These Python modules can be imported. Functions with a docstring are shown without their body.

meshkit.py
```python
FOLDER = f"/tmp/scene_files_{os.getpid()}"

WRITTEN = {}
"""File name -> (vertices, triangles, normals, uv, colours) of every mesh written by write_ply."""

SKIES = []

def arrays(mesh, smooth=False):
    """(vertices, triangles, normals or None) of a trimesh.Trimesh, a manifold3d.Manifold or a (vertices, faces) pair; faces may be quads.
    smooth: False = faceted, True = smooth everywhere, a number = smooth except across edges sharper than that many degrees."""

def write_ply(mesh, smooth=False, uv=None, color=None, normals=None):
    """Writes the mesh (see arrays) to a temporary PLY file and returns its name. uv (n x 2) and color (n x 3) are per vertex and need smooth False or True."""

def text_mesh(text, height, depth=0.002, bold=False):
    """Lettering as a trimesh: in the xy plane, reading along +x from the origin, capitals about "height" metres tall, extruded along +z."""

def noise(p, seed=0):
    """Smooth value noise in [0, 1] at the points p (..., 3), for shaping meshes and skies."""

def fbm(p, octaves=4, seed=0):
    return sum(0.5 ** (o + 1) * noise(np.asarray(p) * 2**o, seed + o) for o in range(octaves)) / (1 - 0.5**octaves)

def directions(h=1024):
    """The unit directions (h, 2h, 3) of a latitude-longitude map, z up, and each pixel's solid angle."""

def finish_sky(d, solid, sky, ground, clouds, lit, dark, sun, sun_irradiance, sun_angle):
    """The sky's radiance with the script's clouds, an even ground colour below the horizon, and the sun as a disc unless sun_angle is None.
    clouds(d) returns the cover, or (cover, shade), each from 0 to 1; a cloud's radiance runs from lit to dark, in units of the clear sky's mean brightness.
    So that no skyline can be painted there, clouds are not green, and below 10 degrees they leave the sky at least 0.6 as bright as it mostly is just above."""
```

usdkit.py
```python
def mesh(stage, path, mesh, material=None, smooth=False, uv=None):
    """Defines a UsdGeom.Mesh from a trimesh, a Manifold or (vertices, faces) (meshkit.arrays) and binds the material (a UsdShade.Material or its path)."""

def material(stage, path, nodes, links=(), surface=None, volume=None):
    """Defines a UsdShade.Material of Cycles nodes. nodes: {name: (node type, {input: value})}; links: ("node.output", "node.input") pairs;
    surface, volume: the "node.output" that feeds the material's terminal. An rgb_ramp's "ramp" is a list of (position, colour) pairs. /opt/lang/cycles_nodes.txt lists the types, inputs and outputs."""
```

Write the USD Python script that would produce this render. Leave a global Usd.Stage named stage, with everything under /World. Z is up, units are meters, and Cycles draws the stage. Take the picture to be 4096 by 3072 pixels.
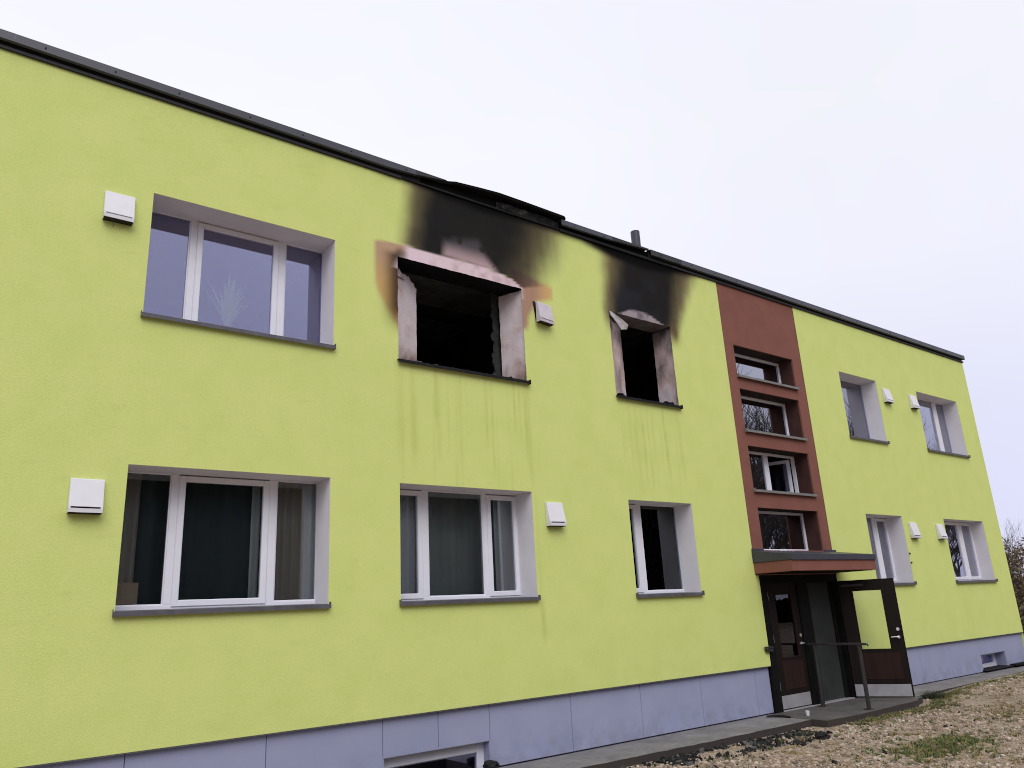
import math, random
import numpy as np, trimesh
from shapely.geometry import Polygon
import usdkit, meshkit
from pxr import Usd, UsdGeom, UsdLux, UsdShade, Gf, Sdf, Vt

random.seed(7)
rng = np.random.default_rng(7)
stage = Usd.Stage.CreateInMemory()
UsdGeom.SetStageUpAxis(stage, UsdGeom.Tokens.z)
UsdGeom.SetStageMetersPerUnit(stage, 1.0)
UsdGeom.Xform.Define(stage, '/World')
UsdGeom.Scope.Define(stage, '/World/Looks')

# ------------------------------------------------------------------ camera
# facade plane is Y = 0, X runs along the building to the right, ground is near Z = 0
FL, FPX = 26.0, 3045.675
HAP = FL * 4096 / FPX
cam = UsdGeom.Camera.Define(stage, '/World/camera')
cam.CreateFocalLengthAttr(FL)
cam.CreateHorizontalApertureAttr(HAP)
cam.CreateVerticalApertureAttr(HAP * 0.75)
cam.CreateHorizontalApertureOffsetAttr(8.467 / 4096 * HAP)
cam.CreateVerticalApertureOffsetAttr(26.0 / 4096 * HAP)
cam.CreateExposureAttr(0.0)
yaw, pitch, roll = 0.65040300, 0.28418823, 0.05125212
def _rz(a): return np.array([[math.cos(a), -math.sin(a), 0], [math.sin(a), math.cos(a), 0], [0, 0, 1]])
def _rx(a): return np.array([[1, 0, 0], [0, math.cos(a), -math.sin(a)], [0, math.sin(a), math.cos(a)]])
def _ry(a): return np.array([[math.cos(a), 0, math.sin(a)], [0, 1, 0], [-math.sin(a), 0, math.cos(a)]])
RW = _rz(-yaw) @ _rx(pitch) @ _ry(roll)
CAM = np.array([0.0, -7.6096, 1.650])
rt, fw, up = RW @ [1, 0, 0], RW @ [0, 1, 0], RW @ [0, 0, 1]
cam.AddTransformOp().Set(Gf.Matrix4d(*[float(v) for r in (list(rt) + [0], list(up) + [0], list(-fw) + [0], list(CAM) + [1]) for v in r]))

# ------------------------------------------------------------------ sky and sun (overcast)
SUN_EL, SUN_AZ = math.radians(48), math.radians(205)          # azimuth = atan2(x, y) of the direction towards the sun
sky = usdkit.material(stage, '/World/Looks/sky', {
    'sky': ('sky_texture', {'sky_type': 'single_scattering', 'sun_disc': False, 'sun_elevation': SUN_EL, 'sun_rotation': SUN_AZ}),
    'co': ('texture_coordinate', {}),
    'sep': ('separate_xyz', {}),
    'n': ('noise_texture', {'scale': 1.6, 'detail': 4.0, 'roughness': 0.5}),
    'nr': ('map_range', {'from_min': 0.3, 'from_max': 0.7, 'to_min': 0.96, 'to_max': 1.04}),
    'gr': ('rgb_ramp', {'ramp': [(0.0, (7.2, 7.35, 9.7)), (0.2, (8.0, 8.1, 9.9)), (0.38, (9.3, 9.35, 10.4)), (0.55, (9.8, 9.85, 10.6)), (0.72, (9.5, 9.6, 10.7)), (1.0, (13.0, 13.1, 14.2))]}),
    'mul': ('mix_color', {'blend_type': 'multiply', 'fac': 1.0, 'use_clamp': False}),
    'mx': ('mix_color', {'blend_type': 'mix', 'fac': 0.94, 'use_clamp': False}),
    'bg': ('background_shader', {'strength': 0.1}),
}, [('co.generated', 'sep.vector'), ('co.generated', 'n.vector'), ('n.fac', 'nr.value'), ('sep.z', 'gr.fac'), ('gr.color', 'mul.a'), ('nr.result', 'mul.b'),
    ('sky.color', 'mx.a'), ('mul.result', 'mx.b'), ('mx.result', 'bg.color')], surface='bg.background')
dome = UsdLux.DomeLight.Define(stage, '/World/sky')
UsdShade.MaterialBindingAPI.Apply(dome.GetPrim()).Bind(sky)
dome.GetPrim().SetCustomDataByKey('kind', 'structure')
sun = UsdLux.DistantLight.Define(stage, '/World/sun')
sun.CreateIntensityAttr(0.4)
sun.CreateAngleAttr(40.0)
sun.CreateColorAttr(Gf.Vec3f(1.0, 0.97, 0.94))
UsdLux.LightAPI(sun.GetPrim()).CreateNormalizeAttr(True)
sd = np.array([math.sin(SUN_AZ) * math.cos(SUN_EL), math.cos(SUN_AZ) * math.cos(SUN_EL), math.sin(SUN_EL)])
sx = np.cross([0, 0, 1], sd); sx /= np.linalg.norm(sx); sy = np.cross(sd, sx)
sun.AddTransformOp().Set(Gf.Matrix4d(*[float(v) for r in (list(sx) + [0], list(sy) + [0], list(sd) + [0], [0, 0, 20, 1]) for v in r]))

# ------------------------------------------------------------------ helpers
used = {}
def numbered(parent, name):
    k = (parent, name); n = used.get(k, 0); used[k] = n + 1
    return name if n == 0 else f'{name}_{n:03d}'
def pth(parent):
    return '/World' if parent is None else str(parent.GetPath())
def cd(o, label=None, cat=None, group=None, kind=None):
    for k, v in (('label', label), ('category', cat), ('group', group), ('kind', kind)):
        if v: o.SetCustomDataByKey(k, v)
    return o
def thing(name, label=None, cat=None, loc=(0, 0, 0), parent=None, group=None, kind=None, rotz=0):
    p = pth(parent)
    x = UsdGeom.Xform.Define(stage, p + '/' + numbered(p, name))
    if any(loc): x.AddTranslateOp().Set(Gf.Vec3d(*map(float, loc)))
    if rotz: x.AddRotateZOp().Set(float(rotz))
    return cd(x.GetPrim(), label, cat, group, kind)
def obj(name, mesh, m, parent=None, label=None, cat=None, group=None, kind=None, smooth=False, col=None):
    p = pth(parent)
    if isinstance(mesh, (list, tuple)) and not isinstance(mesh[0], np.ndarray): mesh = trimesh.util.concatenate(mesh)
    g = usdkit.mesh(stage, p + '/' + numbered(p, name), mesh, m, smooth=smooth)
    if col is not None:
        UsdGeom.PrimvarsAPI(g).CreatePrimvar('tint', Sdf.ValueTypeNames.Color3fArray, 'vertex').Set(Vt.Vec3fArray.FromNumpy(np.asarray(col, np.float32)))
    return cd(g.GetPrim(), label, cat, group, kind)
def box(x0, x1, y0, y1, z0, z1):
    b = trimesh.creation.box([x1 - x0, y1 - y0, z1 - z0]); b.apply_translation([(x0 + x1) / 2, (y0 + y1) / 2, (z0 + z1) / 2]); return b
def cbox(x0, x1, y0, y1, z0, z1, c=0.004):
    P = []
    for sx_ in (0, 1):
        for sy_ in (0, 1):
            for sz_ in (0, 1):
                X, Y, Z = (x0, x1)[sx_], (y0, y1)[sy_], (z0, z1)[sz_]
                ex, ey, ez = (1 - 2 * sx_) * c, (1 - 2 * sy_) * c, (1 - 2 * sz_) * c
                P += [[X, Y + ey, Z + ez], [X + ex, Y, Z + ez], [X + ex, Y + ey, Z]]
    return trimesh.convex.convex_hull(np.array(P))
def prism_x(pts, x0, x1):
    """polygon in (y, z) extruded along x"""
    m = trimesh.creation.extrude_polygon(Polygon(pts), x1 - x0, engine='earcut')
    v = np.array(m.vertices); m.vertices = np.stack([v[:, 2] + x0, v[:, 0], v[:, 1]], 1); return m
def prism_y(pts, y0, y1):
    """polygon in (x, z) extruded along y"""
    m = trimesh.creation.extrude_polygon(Polygon(pts), y1 - y0, engine='earcut')
    v = np.array(m.vertices); m.vertices = np.stack([v[:, 0], v[:, 2] + y0, v[:, 1]], 1); m.invert(); return m
def ring(x0, x1, z0, z1, w, y0, y1, c=0.004):
    """four rails; w = (left, right, bottom, top)"""
    l, r, b, t = w
    out = [cbox(x0, x0 + l, y0, y1, z0, z1, c), cbox(x1 - r, x1, y0, y1, z0, z1, c)]
    e = 0.0005
    out += [cbox(x0 + l - e, x1 - r + e, y0 + .0006, y1, z0, z0 + b, c), cbox(x0 + l - e, x1 - r + e, y0 + .0006, y1, z1 - t, z1, c)]
    return out
def tube(pts, r, n=8, r1=None):
    pts = np.asarray(pts, float); out = []; V = []; F = []
    r1 = r if r1 is None else r1
    for i, p in enumerate(pts):
        d = pts[min(i + 1, len(pts) - 1)] - pts[max(i - 1, 0)]; d /= np.linalg.norm(d) + 1e-12
        a = np.cross(d, [0, 0, 1] if abs(d[2]) < .9 else [1, 0, 0]); a /= np.linalg.norm(a); b = np.cross(d, a)
        rr = r + (r1 - r) * i / max(1, len(pts) - 1)
        for k in range(n):
            t = 2 * math.pi * k / n; V.append(p + rr * (math.cos(t) * a + math.sin(t) * b))
    for i in range(len(pts) - 1):
        for k in range(n):
            a, b = i * n + k, i * n + (k + 1) % n
            F += [[a, b, b + n], [a, b + n, a + n]]
    V += [pts[0], pts[-1]]; c0, c1 = len(V) - 2, len(V) - 1
    for k in range(n):
        F += [[c0, (k + 1) % n, k], [c1, c1 - 2 - n + k + 0, c1 - 2 - n + (k + 1) % n]]
    return trimesh.Trimesh(np.array(V), np.array(F), process=False)
def srgb(r, g, b):
    c = np.array([r, g, b], float) / 255.0
    return np.where(c <= .04045, c / 12.92, ((c + .055) / 1.055) ** 2.4)
def ss(a, b, x):
    t = np.clip((x - a) / (b - a), 0, 1); return t * t * (3 - 2 * t)
def fbm2(x, z, s, seed=0, oct_=4):
    return meshkit.fbm(np.stack([x * s, z * s, np.full_like(x, 3.7)], -1), oct_, seed)

# ------------------------------------------------------------------ materials
def mat(name, base, rough=0.6, nscale=6.0, namt=0.10, bscale=0.0, bstr=0.3, bdist=0.004, metallic=0.0, spec=0.5, stretch=(1, 1, 1), dark=None, nscale2=None, attr=False, ntint=None):
    base = np.array(base, float)
    lo, hi = base * (1 - namt), base * (1 + namt)
    if dark is not None: lo = np.array(dark, float)
    N = {'geo': ('geometry', {}), 'map': ('mapping', {'scale': stretch}),
         'n': ('noise_texture', {'scale': float(nscale), 'detail': 5.0, 'roughness': 0.6}),
         'r': ('rgb_ramp', {'ramp': [(0.3, tuple(lo)), (0.7, tuple(hi))]}),
         'p': ('principled_bsdf', {'roughness': float(rough), 'metallic': float(metallic), 'specular_ior_level': float(spec)})}
    L = [('geo.position', 'map.vector'), ('map.vector', 'n.vector'), ('n.fac', 'r.fac')]
    if attr:
        N['r'] = ('rgb_ramp', {'ramp': [(0.3, (1 - namt, 1 - namt * .35, 1 - namt * 1.6)), (0.7, (1 + namt, 1 + namt * .55, 1 + namt * 1.6))]})
        N['a'] = ('attribute', {'attribute': 'tint'})
        N['m'] = ('mix_color', {'blend_type': 'multiply', 'fac': 1.0, 'use_clamp': False})
        L += [('a.color', 'm.a'), ('r.color', 'm.b')]
        src = 'm.result'
    else:
        src = 'r.color'
    if nscale2:
        N['n2'] = ('noise_texture', {'scale': float(nscale2), 'detail': 5.0, 'roughness': 0.8, 'distortion': 0.6})
        N['r2'] = ('rgb_ramp', {'ramp': [(0.3, (0.935,) * 3), (0.7, (1.065,) * 3)]})
        N['m2'] = ('mix_color', {'blend_type': 'multiply', 'fac': 1.0, 'use_clamp': False})
        L += [('geo.position', 'n2.vector'), ('n2.fac', 'r2.fac'), (src, 'm2.a'), ('r2.color', 'm2.b')]
        src = 'm2.result'
    L.append((src, 'p.base_color'))
    if bscale:
        N['bn'] = ('noise_texture', {'scale': float(bscale), 'detail': 4.0, 'roughness': 0.65})
        N['b'] = ('bump', {'strength': float(bstr), 'distance': float(bdist)})
        L += [('geo.position', 'bn.vector'), ('bn.fac', 'b.height'), ('b.normal', 'p.normal')]
    return usdkit.material(stage, '/World/Looks/' + name, N, L, surface='p.BSDF')

YEL = np.array([0.618, 0.685, 0.228])
M = {}
M['render'] = mat('yellow_render', (1, 1, 1), 0.9, nscale=2.2, namt=0.045, bscale=75, bstr=0.5, bdist=0.006, spec=0.06, attr=True, nscale2=60)
M['red'] = mat('red_render', (0.213, 0.088, 0.067), 0.9, nscale=2.5, namt=0.10, bscale=70, bstr=0.5, bdist=0.006, spec=0.2, nscale2=50)
M['redshade'] = mat('shaded_red_reveal', (0.065, 0.031, 0.027), 0.9, nscale=4, namt=0.2, spec=0.15)  # darker copy of the wall red: shade inside the openings put into the colour
M['soffitdark'] = mat('dark_soffit', (0.030, 0.020, 0.018), 0.9, nscale=4, namt=0.3, spec=0.15)  # near-black tone for the soffits of the stair windows
M['reveal'] = mat('white_render', (0.71, 0.69, 0.715), 0.85, nscale=3, namt=0.05, bscale=80, bstr=0.3, bdist=0.004, spec=0.2)
M['upvc'] = mat('white_plastic', (0.78, 0.78, 0.85), 0.35, nscale=5, namt=0.03)
M['vent'] = mat('vent_plastic', (0.70, 0.69, 0.73), 0.45, nscale=9, namt=0.04)
M['ventold'] = mat('heat_greyed_plastic', (0.54, 0.49, 0.53), 0.5, nscale=9, namt=0.08)
M['slot'] = mat('dark_slot', (0.012, 0.012, 0.012), 0.9)
M['sill'] = mat('dark_sill_metal', (0.085, 0.082, 0.095), 0.5, nscale=8, namt=0.25, metallic=0.0)
M['sillpale'] = mat('pale_sill_metal', (0.17, 0.165, 0.155), 0.5, nscale=8, namt=0.2)
M['flash'] = mat('roof_flashing_metal', (0.036, 0.036, 0.050), 0.45, nscale=3, namt=0.16, spec=0.5, bscale=2.0, bstr=0.15, bdist=0.02)
M['flashsoot'] = mat('sooty_flashing_metal', (0.022, 0.021, 0.024), 0.6, nscale=4, namt=0.5, spec=0.4)
M['burnt'] = mat('charred_sheet', (0.007, 0.007, 0.008), 0.75, nscale=8, namt=0.4, bscale=12, bstr=0.5, bdist=0.02, spec=0.25)
M['plinth'] = usdkit.material(stage, '/World/Looks/plinth_board', {
    'g': ('geometry', {}), 's': ('separate_xyz', {}),
    'n': ('noise_texture', {'scale': 1.7, 'detail': 4.0, 'roughness': 0.6}),
    'n2': ('noise_texture', {'scale': 5.0, 'detail': 5.0, 'roughness': 0.65}),
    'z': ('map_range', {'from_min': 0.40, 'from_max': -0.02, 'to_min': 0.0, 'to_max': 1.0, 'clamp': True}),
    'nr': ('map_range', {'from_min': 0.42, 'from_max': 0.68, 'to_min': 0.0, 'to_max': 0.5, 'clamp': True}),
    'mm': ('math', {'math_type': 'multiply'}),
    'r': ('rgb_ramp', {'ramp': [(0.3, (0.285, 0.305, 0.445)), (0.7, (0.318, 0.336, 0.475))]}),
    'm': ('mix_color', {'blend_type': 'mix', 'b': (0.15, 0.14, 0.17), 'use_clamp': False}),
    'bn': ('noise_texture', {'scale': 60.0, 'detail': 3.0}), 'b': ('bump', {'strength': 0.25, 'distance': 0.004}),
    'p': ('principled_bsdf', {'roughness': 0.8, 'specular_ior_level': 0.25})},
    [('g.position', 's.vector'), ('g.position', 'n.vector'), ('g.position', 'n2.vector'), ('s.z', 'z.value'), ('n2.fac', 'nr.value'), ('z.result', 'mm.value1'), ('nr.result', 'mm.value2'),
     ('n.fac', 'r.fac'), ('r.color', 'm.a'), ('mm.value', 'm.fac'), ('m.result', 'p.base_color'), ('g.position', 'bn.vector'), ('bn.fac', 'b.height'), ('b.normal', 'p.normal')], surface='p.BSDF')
M['joint'] = mat('plinth_backing', (0.11, 0.115, 0.17), 0.9)
def concrete(name, c):
    c = np.array(c)
    return usdkit.material(stage, '/World/Looks/' + name, {
        'g': ('geometry', {}), 'sn': ('separate_xyz', {}), 'n': ('noise_texture', {'scale': 2.2, 'detail': 6.0, 'roughness': 0.65}), 'n2': ('noise_texture', {'scale': 17.0, 'detail': 4.0, 'roughness': 0.7}),
        'r': ('rgb_ramp', {'ramp': [(0.3, tuple(c * .66)), (0.7, tuple(c * 1.25))]}), 'r2': ('rgb_ramp', {'ramp': [(0.3, (.86,) * 3), (0.7, (1.12,) * 3)]}),
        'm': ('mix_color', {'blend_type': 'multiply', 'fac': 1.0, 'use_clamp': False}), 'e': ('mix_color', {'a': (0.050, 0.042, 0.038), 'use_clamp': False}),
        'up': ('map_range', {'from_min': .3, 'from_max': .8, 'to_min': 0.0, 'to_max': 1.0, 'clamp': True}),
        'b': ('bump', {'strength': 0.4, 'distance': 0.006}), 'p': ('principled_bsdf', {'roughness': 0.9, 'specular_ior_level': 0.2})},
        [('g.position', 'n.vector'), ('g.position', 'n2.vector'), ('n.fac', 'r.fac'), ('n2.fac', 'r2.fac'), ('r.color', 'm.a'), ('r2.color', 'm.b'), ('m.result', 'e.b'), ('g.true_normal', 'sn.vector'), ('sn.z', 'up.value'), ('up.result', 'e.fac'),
         ('e.result', 'p.base_color'), ('n2.fac', 'b.height'), ('b.normal', 'p.normal')], surface='p.BSDF')
M['concrete'] = concrete('concrete_slab', (0.185, 0.176, 0.178))
M['concrete2'] = concrete('dark_platform_concrete', (0.098, 0.092, 0.086))  # darker concrete tone for the entrance platform
M['door'] = mat('dark_brown_door', (0.011, 0.0075, 0.006), 0.65, nscale=3, namt=0.3, stretch=(6, 6, .6), spec=0.15)
M['doorpanel'] = mat('brown_door_panel', (0.026, 0.0125, 0.010), 0.7, nscale=3, namt=0.3, stretch=(6, 6, .6), spec=0.15)
M['doorframe'] = mat('black_door_frame', (0.006, 0.0055, 0.0055), 0.8, nscale=5, namt=0.4, spec=0.12)
M['innerdoor'] = mat('grey_inner_door', (0.036, 0.039, 0.038), 0.8, nscale=2, namt=0.25, spec=0.15)
M['steel'] = mat('brushed_steel_plate', (0.36, 0.35, 0.37), 0.5, nscale=5, namt=0.14, metallic=0.3)
M['chrome'] = mat('bright_handle_metal', (0.75, 0.74, 0.72), 0.25, metallic=0.9)
M['rail'] = mat('black_rail_paint', (0.022, 0.020, 0.020), 0.55, nscale=9, namt=0.3)
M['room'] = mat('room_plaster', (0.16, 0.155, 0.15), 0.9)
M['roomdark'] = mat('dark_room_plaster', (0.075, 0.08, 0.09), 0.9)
M['sootroom'] = mat('soot_blackened_plaster', (0.030, 0.032, 0.031), 0.9, nscale=4, namt=0.5, bscale=9, bstr=0.6, bdist=0.03, spec=0.2)
M['sootceil'] = mat('smoke_blackened_ceiling', (0.20, 0.215, 0.21), 0.9, nscale=3, namt=0.5, bscale=9, bstr=0.6, bdist=0.03, spec=0.2)
M['soffitsoot'] = mat('soot_greyed_soffit', (0.16, 0.15, 0.155), 0.9, nscale=5, namt=0.35, bscale=30, bstr=0.4, bdist=0.01, spec=0.2)
M['board'] = usdkit.material(stage, '/World/Looks/scorched_insulation', {
    'g': ('geometry', {}), 'mp': ('mapping', {'scale': (1.4, 1.4, 0.9)}),
    'n': ('noise_texture', {'scale': 2.3, 'detail': 5.0, 'roughness': 0.6, 'distortion': 0.4}),
    's': ('separate_xyz', {}), 'zr': ('map_range', {'from_min': 5.0, 'from_max': 4.62, 'to_min': 0.0, 'to_max': 0.22, 'clamp': True}), 'su': ('math', {'math_type': 'subtract'}),
    'r': ('rgb_ramp', {'ramp': [(0.14, (0.20, 0.135, 0.115)), (0.32, (0.47, 0.365, 0.345)), (0.46, (0.62, 0.53, 0.53)), (0.75, (0.70, 0.655, 0.70))]}),
    'bn': ('noise_texture', {'scale': 40.0, 'detail': 5.0, 'roughness': 0.7}), 'b': ('bump', {'strength': 0.5, 'distance': 0.01}),
    'p': ('principled_bsdf', {'roughness': 0.95, 'specular_ior_level': 0.15})},
    [('g.position', 'mp.vector'), ('mp.vector', 'n.vector'), ('g.position', 's.vector'), ('s.z', 'zr.value'), ('n.fac', 'su.value1'), ('zr.result', 'su.value2'), ('su.value', 'r.fac'), ('r.color', 'p.base_color'), ('g.position', 'bn.vector'), ('bn.fac', 'b.height'), ('b.normal', 'p.normal')], surface='p.BSDF')
M['board2'] = usdkit.material(stage, '/World/Looks/sooty_insulation', {
    'g': ('geometry', {}), 'mp': ('mapping', {'scale': (1.4, 1.4, 0.8)}), 's': ('separate_xyz', {}),
    'n': ('noise_texture', {'scale': 3.1, 'detail': 4.0, 'roughness': 0.5, 'distortion': 0.3}),
    'zr': ('map_range', {'from_min': 4.62, 'from_max': 5.92, 'to_min': 0.16, 'to_max': -0.14, 'clamp': True}), 'su': ('math', {'math_type': 'add'}),
    'r': ('rgb_ramp', {'ramp': [(0.30, (0.10, 0.085, 0.085)), (0.44, (0.27, 0.225, 0.225)), (0.56, (0.48, 0.36, 0.34)), (0.75, (0.62, 0.55, 0.58))]}),
    'bn': ('noise_texture', {'scale': 40.0, 'detail': 5.0, 'roughness': 0.7}), 'b': ('bump', {'strength': 0.4, 'distance': 0.01}),
    'p': ('principled_bsdf', {'roughness': 0.95, 'specular_ior_level': 0.15})},
    [('g.position', 'mp.vector'), ('mp.vector', 'n.vector'), ('g.position', 's.vector'), ('s.z', 'zr.value'), ('n.fac', 'su.value1'), ('zr.result', 'su.value2'), ('su.value', 'r.fac'), ('r.color', 'p.base_color'), ('g.position', 'bn.vector'), ('bn.fac', 'b.height'), ('b.normal', 'p.normal')], surface='p.BSDF')
M['foam'] = mat('pale_torn_foam', (0.48, 0.44, 0.45), 0.95, nscale=14, namt=0.35, bscale=50, bstr=0.6, bdist=0.01)
M['char'] = mat('charcoal', (0.010, 0.010, 0.011), 0.8, nscale=20, namt=0.5, spec=0.3)
M['ash'] = mat('grey_ash_rubble', (0.085, 0.08, 0.08), 0.95, nscale=25, namt=0.5)
def glass(name, tint, base, boost, refl):
    return usdkit.material(stage, '/World/Looks/' + name, {
        'f': ('fresnel', {'IOR': 1.5}), 'm': ('math', {'math_type': 'multiply_add', 'value2': boost, 'value3': base, 'use_clamp': True}),
        't': ('transparent_bsdf', {'color': tint}), 'g': ('glossy_bsdf', {'roughness': 0.0, 'color': refl, 'distribution': 'ggx'}),
        'x': ('mix_closure', {})},
        [('f.fac', 'm.value1'), ('m.value', 'x.fac'), ('t.BSDF', 'x.closure1'), ('g.BSDF', 'x.closure2')], surface='x.closure')
M['glass'] = glass('window_glass', (0.95, 0.97, 0.98), .015, 4.4, (0.70, 0.695, 1.0))
M['doorglass'] = glass('door_glass', (0.95, 0.96, 0.95), 0.0, 0.5, (0.9, 0.9, 0.95))
M['doorglass2'] = glass('dim_door_glass', (0.45, 0.47, 0.47), 0.02, 1.0, (0.85, 0.87, 0.92))
M['glass_low'] = glass('plain_window_glass', (0.93, 0.96, 0.96), .02, 1.5, (0.86, 0.91, 0.95))
M['glass_stair'] = glass('stair_window_glass', (0.80, 0.82, 0.84), .02, 5.6, (0.84, 0.86, 0.93))
M['glass_right'] = glass('right_window_glass', (0.92, 0.94, 0.95), .02, 3.6, (0.84, 0.85, 0.97))
def cloth(name, c, trans=0.3, stretch=(9, 9, .3)):
    return usdkit.material(stage, '/World/Looks/' + name, {
        'g': ('geometry', {}), 'mp': ('mapping', {'scale': stretch}), 'n': ('noise_texture', {'scale': 1.5, 'detail': 3.0}),
        'r': ('rgb_ramp', {'ramp': [(0.3, tuple(np.array(c) * .92)), (0.7, tuple(np.array(c) * 1.06))]}),
        'd': ('diffuse_bsdf', {}), 't': ('translucent_bsdf', {}), 'x': ('mix_closure', {'fac': trans})},
        [('g.position', 'mp.vector'), ('mp.vector', 'n.vector'), ('n.fac', 'r.fac'), ('r.color', 'd.color'), ('r.color', 't.color'), ('d.BSDF', 'x.closure1'), ('t.BSDF', 'x.closure2')], surface='x.closure')
M['curt_brown'] = cloth('brown_curtain', (0.52, 0.45, 0.40))
M['curt_grey'] = cloth('grey_curtain', (0.80, 0.81, 0.84))
M['curt_blue'] = cloth('dark_blue_curtain', (0.095, 0.112, 0.124))
M['curt_green'] = cloth('grey_green_curtain', (0.42, 0.44, 0.445))
M['curt_sheer'] = cloth('pale_sheer_curtain', (0.80, 0.78, 0.84))
M['card'] = mat('cardboard', (0.50, 0.36, 0.27), 0.9)
M['leafpale'] = cloth('pale_green_leaf', (0.74, 0.95, 0.42), 0.35, (3, 3, 3))
M['pot'] = mat('plant_pot', (0.40, 0.25, 0.24), 0.6)
M['sticker'] = mat('white_sticker', (0.8, 0.8, 0.85), 0.5)

# ------------------------------------------------------------------ the building
B = thing('apartment_building', 'two-storey yellow-green rendered apartment block with two burnt-out upper windows', 'building')

Z1, Z2 = 1.83, 4.63          # the two rows of sills
H = 1.31
OPEN = {  # x0, x1, z0, z1, depth of the frame
    'UL': (1.344, 3.325, Z2, 5.958, .36), 'LL': (1.340, 3.317, Z1, 3.138, .355),
    'UM': (4.150, 6.080, 4.605, 5.955, .36), 'LM': (4.155, 6.055, Z1 - .005, 3.128, .355),
    'US': (7.745, 9.100, 4.625, 5.960, .34), 'LS': (7.785, 9.122, 1.805, 3.105, .32),
    'UR1': (14.030, 15.430, Z2, 5.950, .30), 'LR1': (14.085, 15.432, 1.835, 3.125, .34),
    'UR2': (17.150, 19.090, Z2, 5.950, .285), 'LR2': (17.200, 19.085, Z1, 3.125, .29),
    'W1': (10.722, 12.465, 5.385, 5.945, .30), 'W2': (10.730, 12.465, 4.420, 5.150, .30),
    'W3': (10.735, 12.490, 3.407, 4.150, .30), 'W4': (10.765, 12.496, 2.425, 3.113, .30)}
BURNT = ('UM', 'US')

def lines(a, b, step, fixed):
    u = np.arange(a, b, step); f = np.array([v for v in fixed if a <= v <= b] + [a, b])
    u = u[np.min(np.abs(u[:, None] - f[None, :]), 1) > step * .45]
    return np.unique(np.round(np.concatenate([u, f]), 5))
def poly_in(x, z, P):
    """signed distance-like: positive inside (metres)"""
    P = np.asarray(P, float); d = np.full(x.shape, 1e9); ins = np.zeros(x.shape, bool)
    for i in range(len(P)):
        a, b = P[i], P[(i + 1) % len(P)]
        ab = b - a; t = np.clip(((x - a[0]) * ab[0] + (z - a[1]) * ab[1]) / (ab @ ab), 0, 1)
        d = np.minimum(d, np.hypot(x - a[0] - t * ab[0], z - a[1] - t * ab[1]))
        c = ((a[1] > z) != (b[1] > z)) & (x < (b[0] - a[0]) * (z - a[1]) / (b[1] - a[1] + 1e-12) + a[0]); ins ^= c
    return np.where(ins, d, -d)
def lerp(c, to, f):
    f = np.clip(f, 0, 1)[..., None]; return c * (1 - f) + np.broadcast_to(np.asarray(to, float), c.shape) * f

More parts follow.
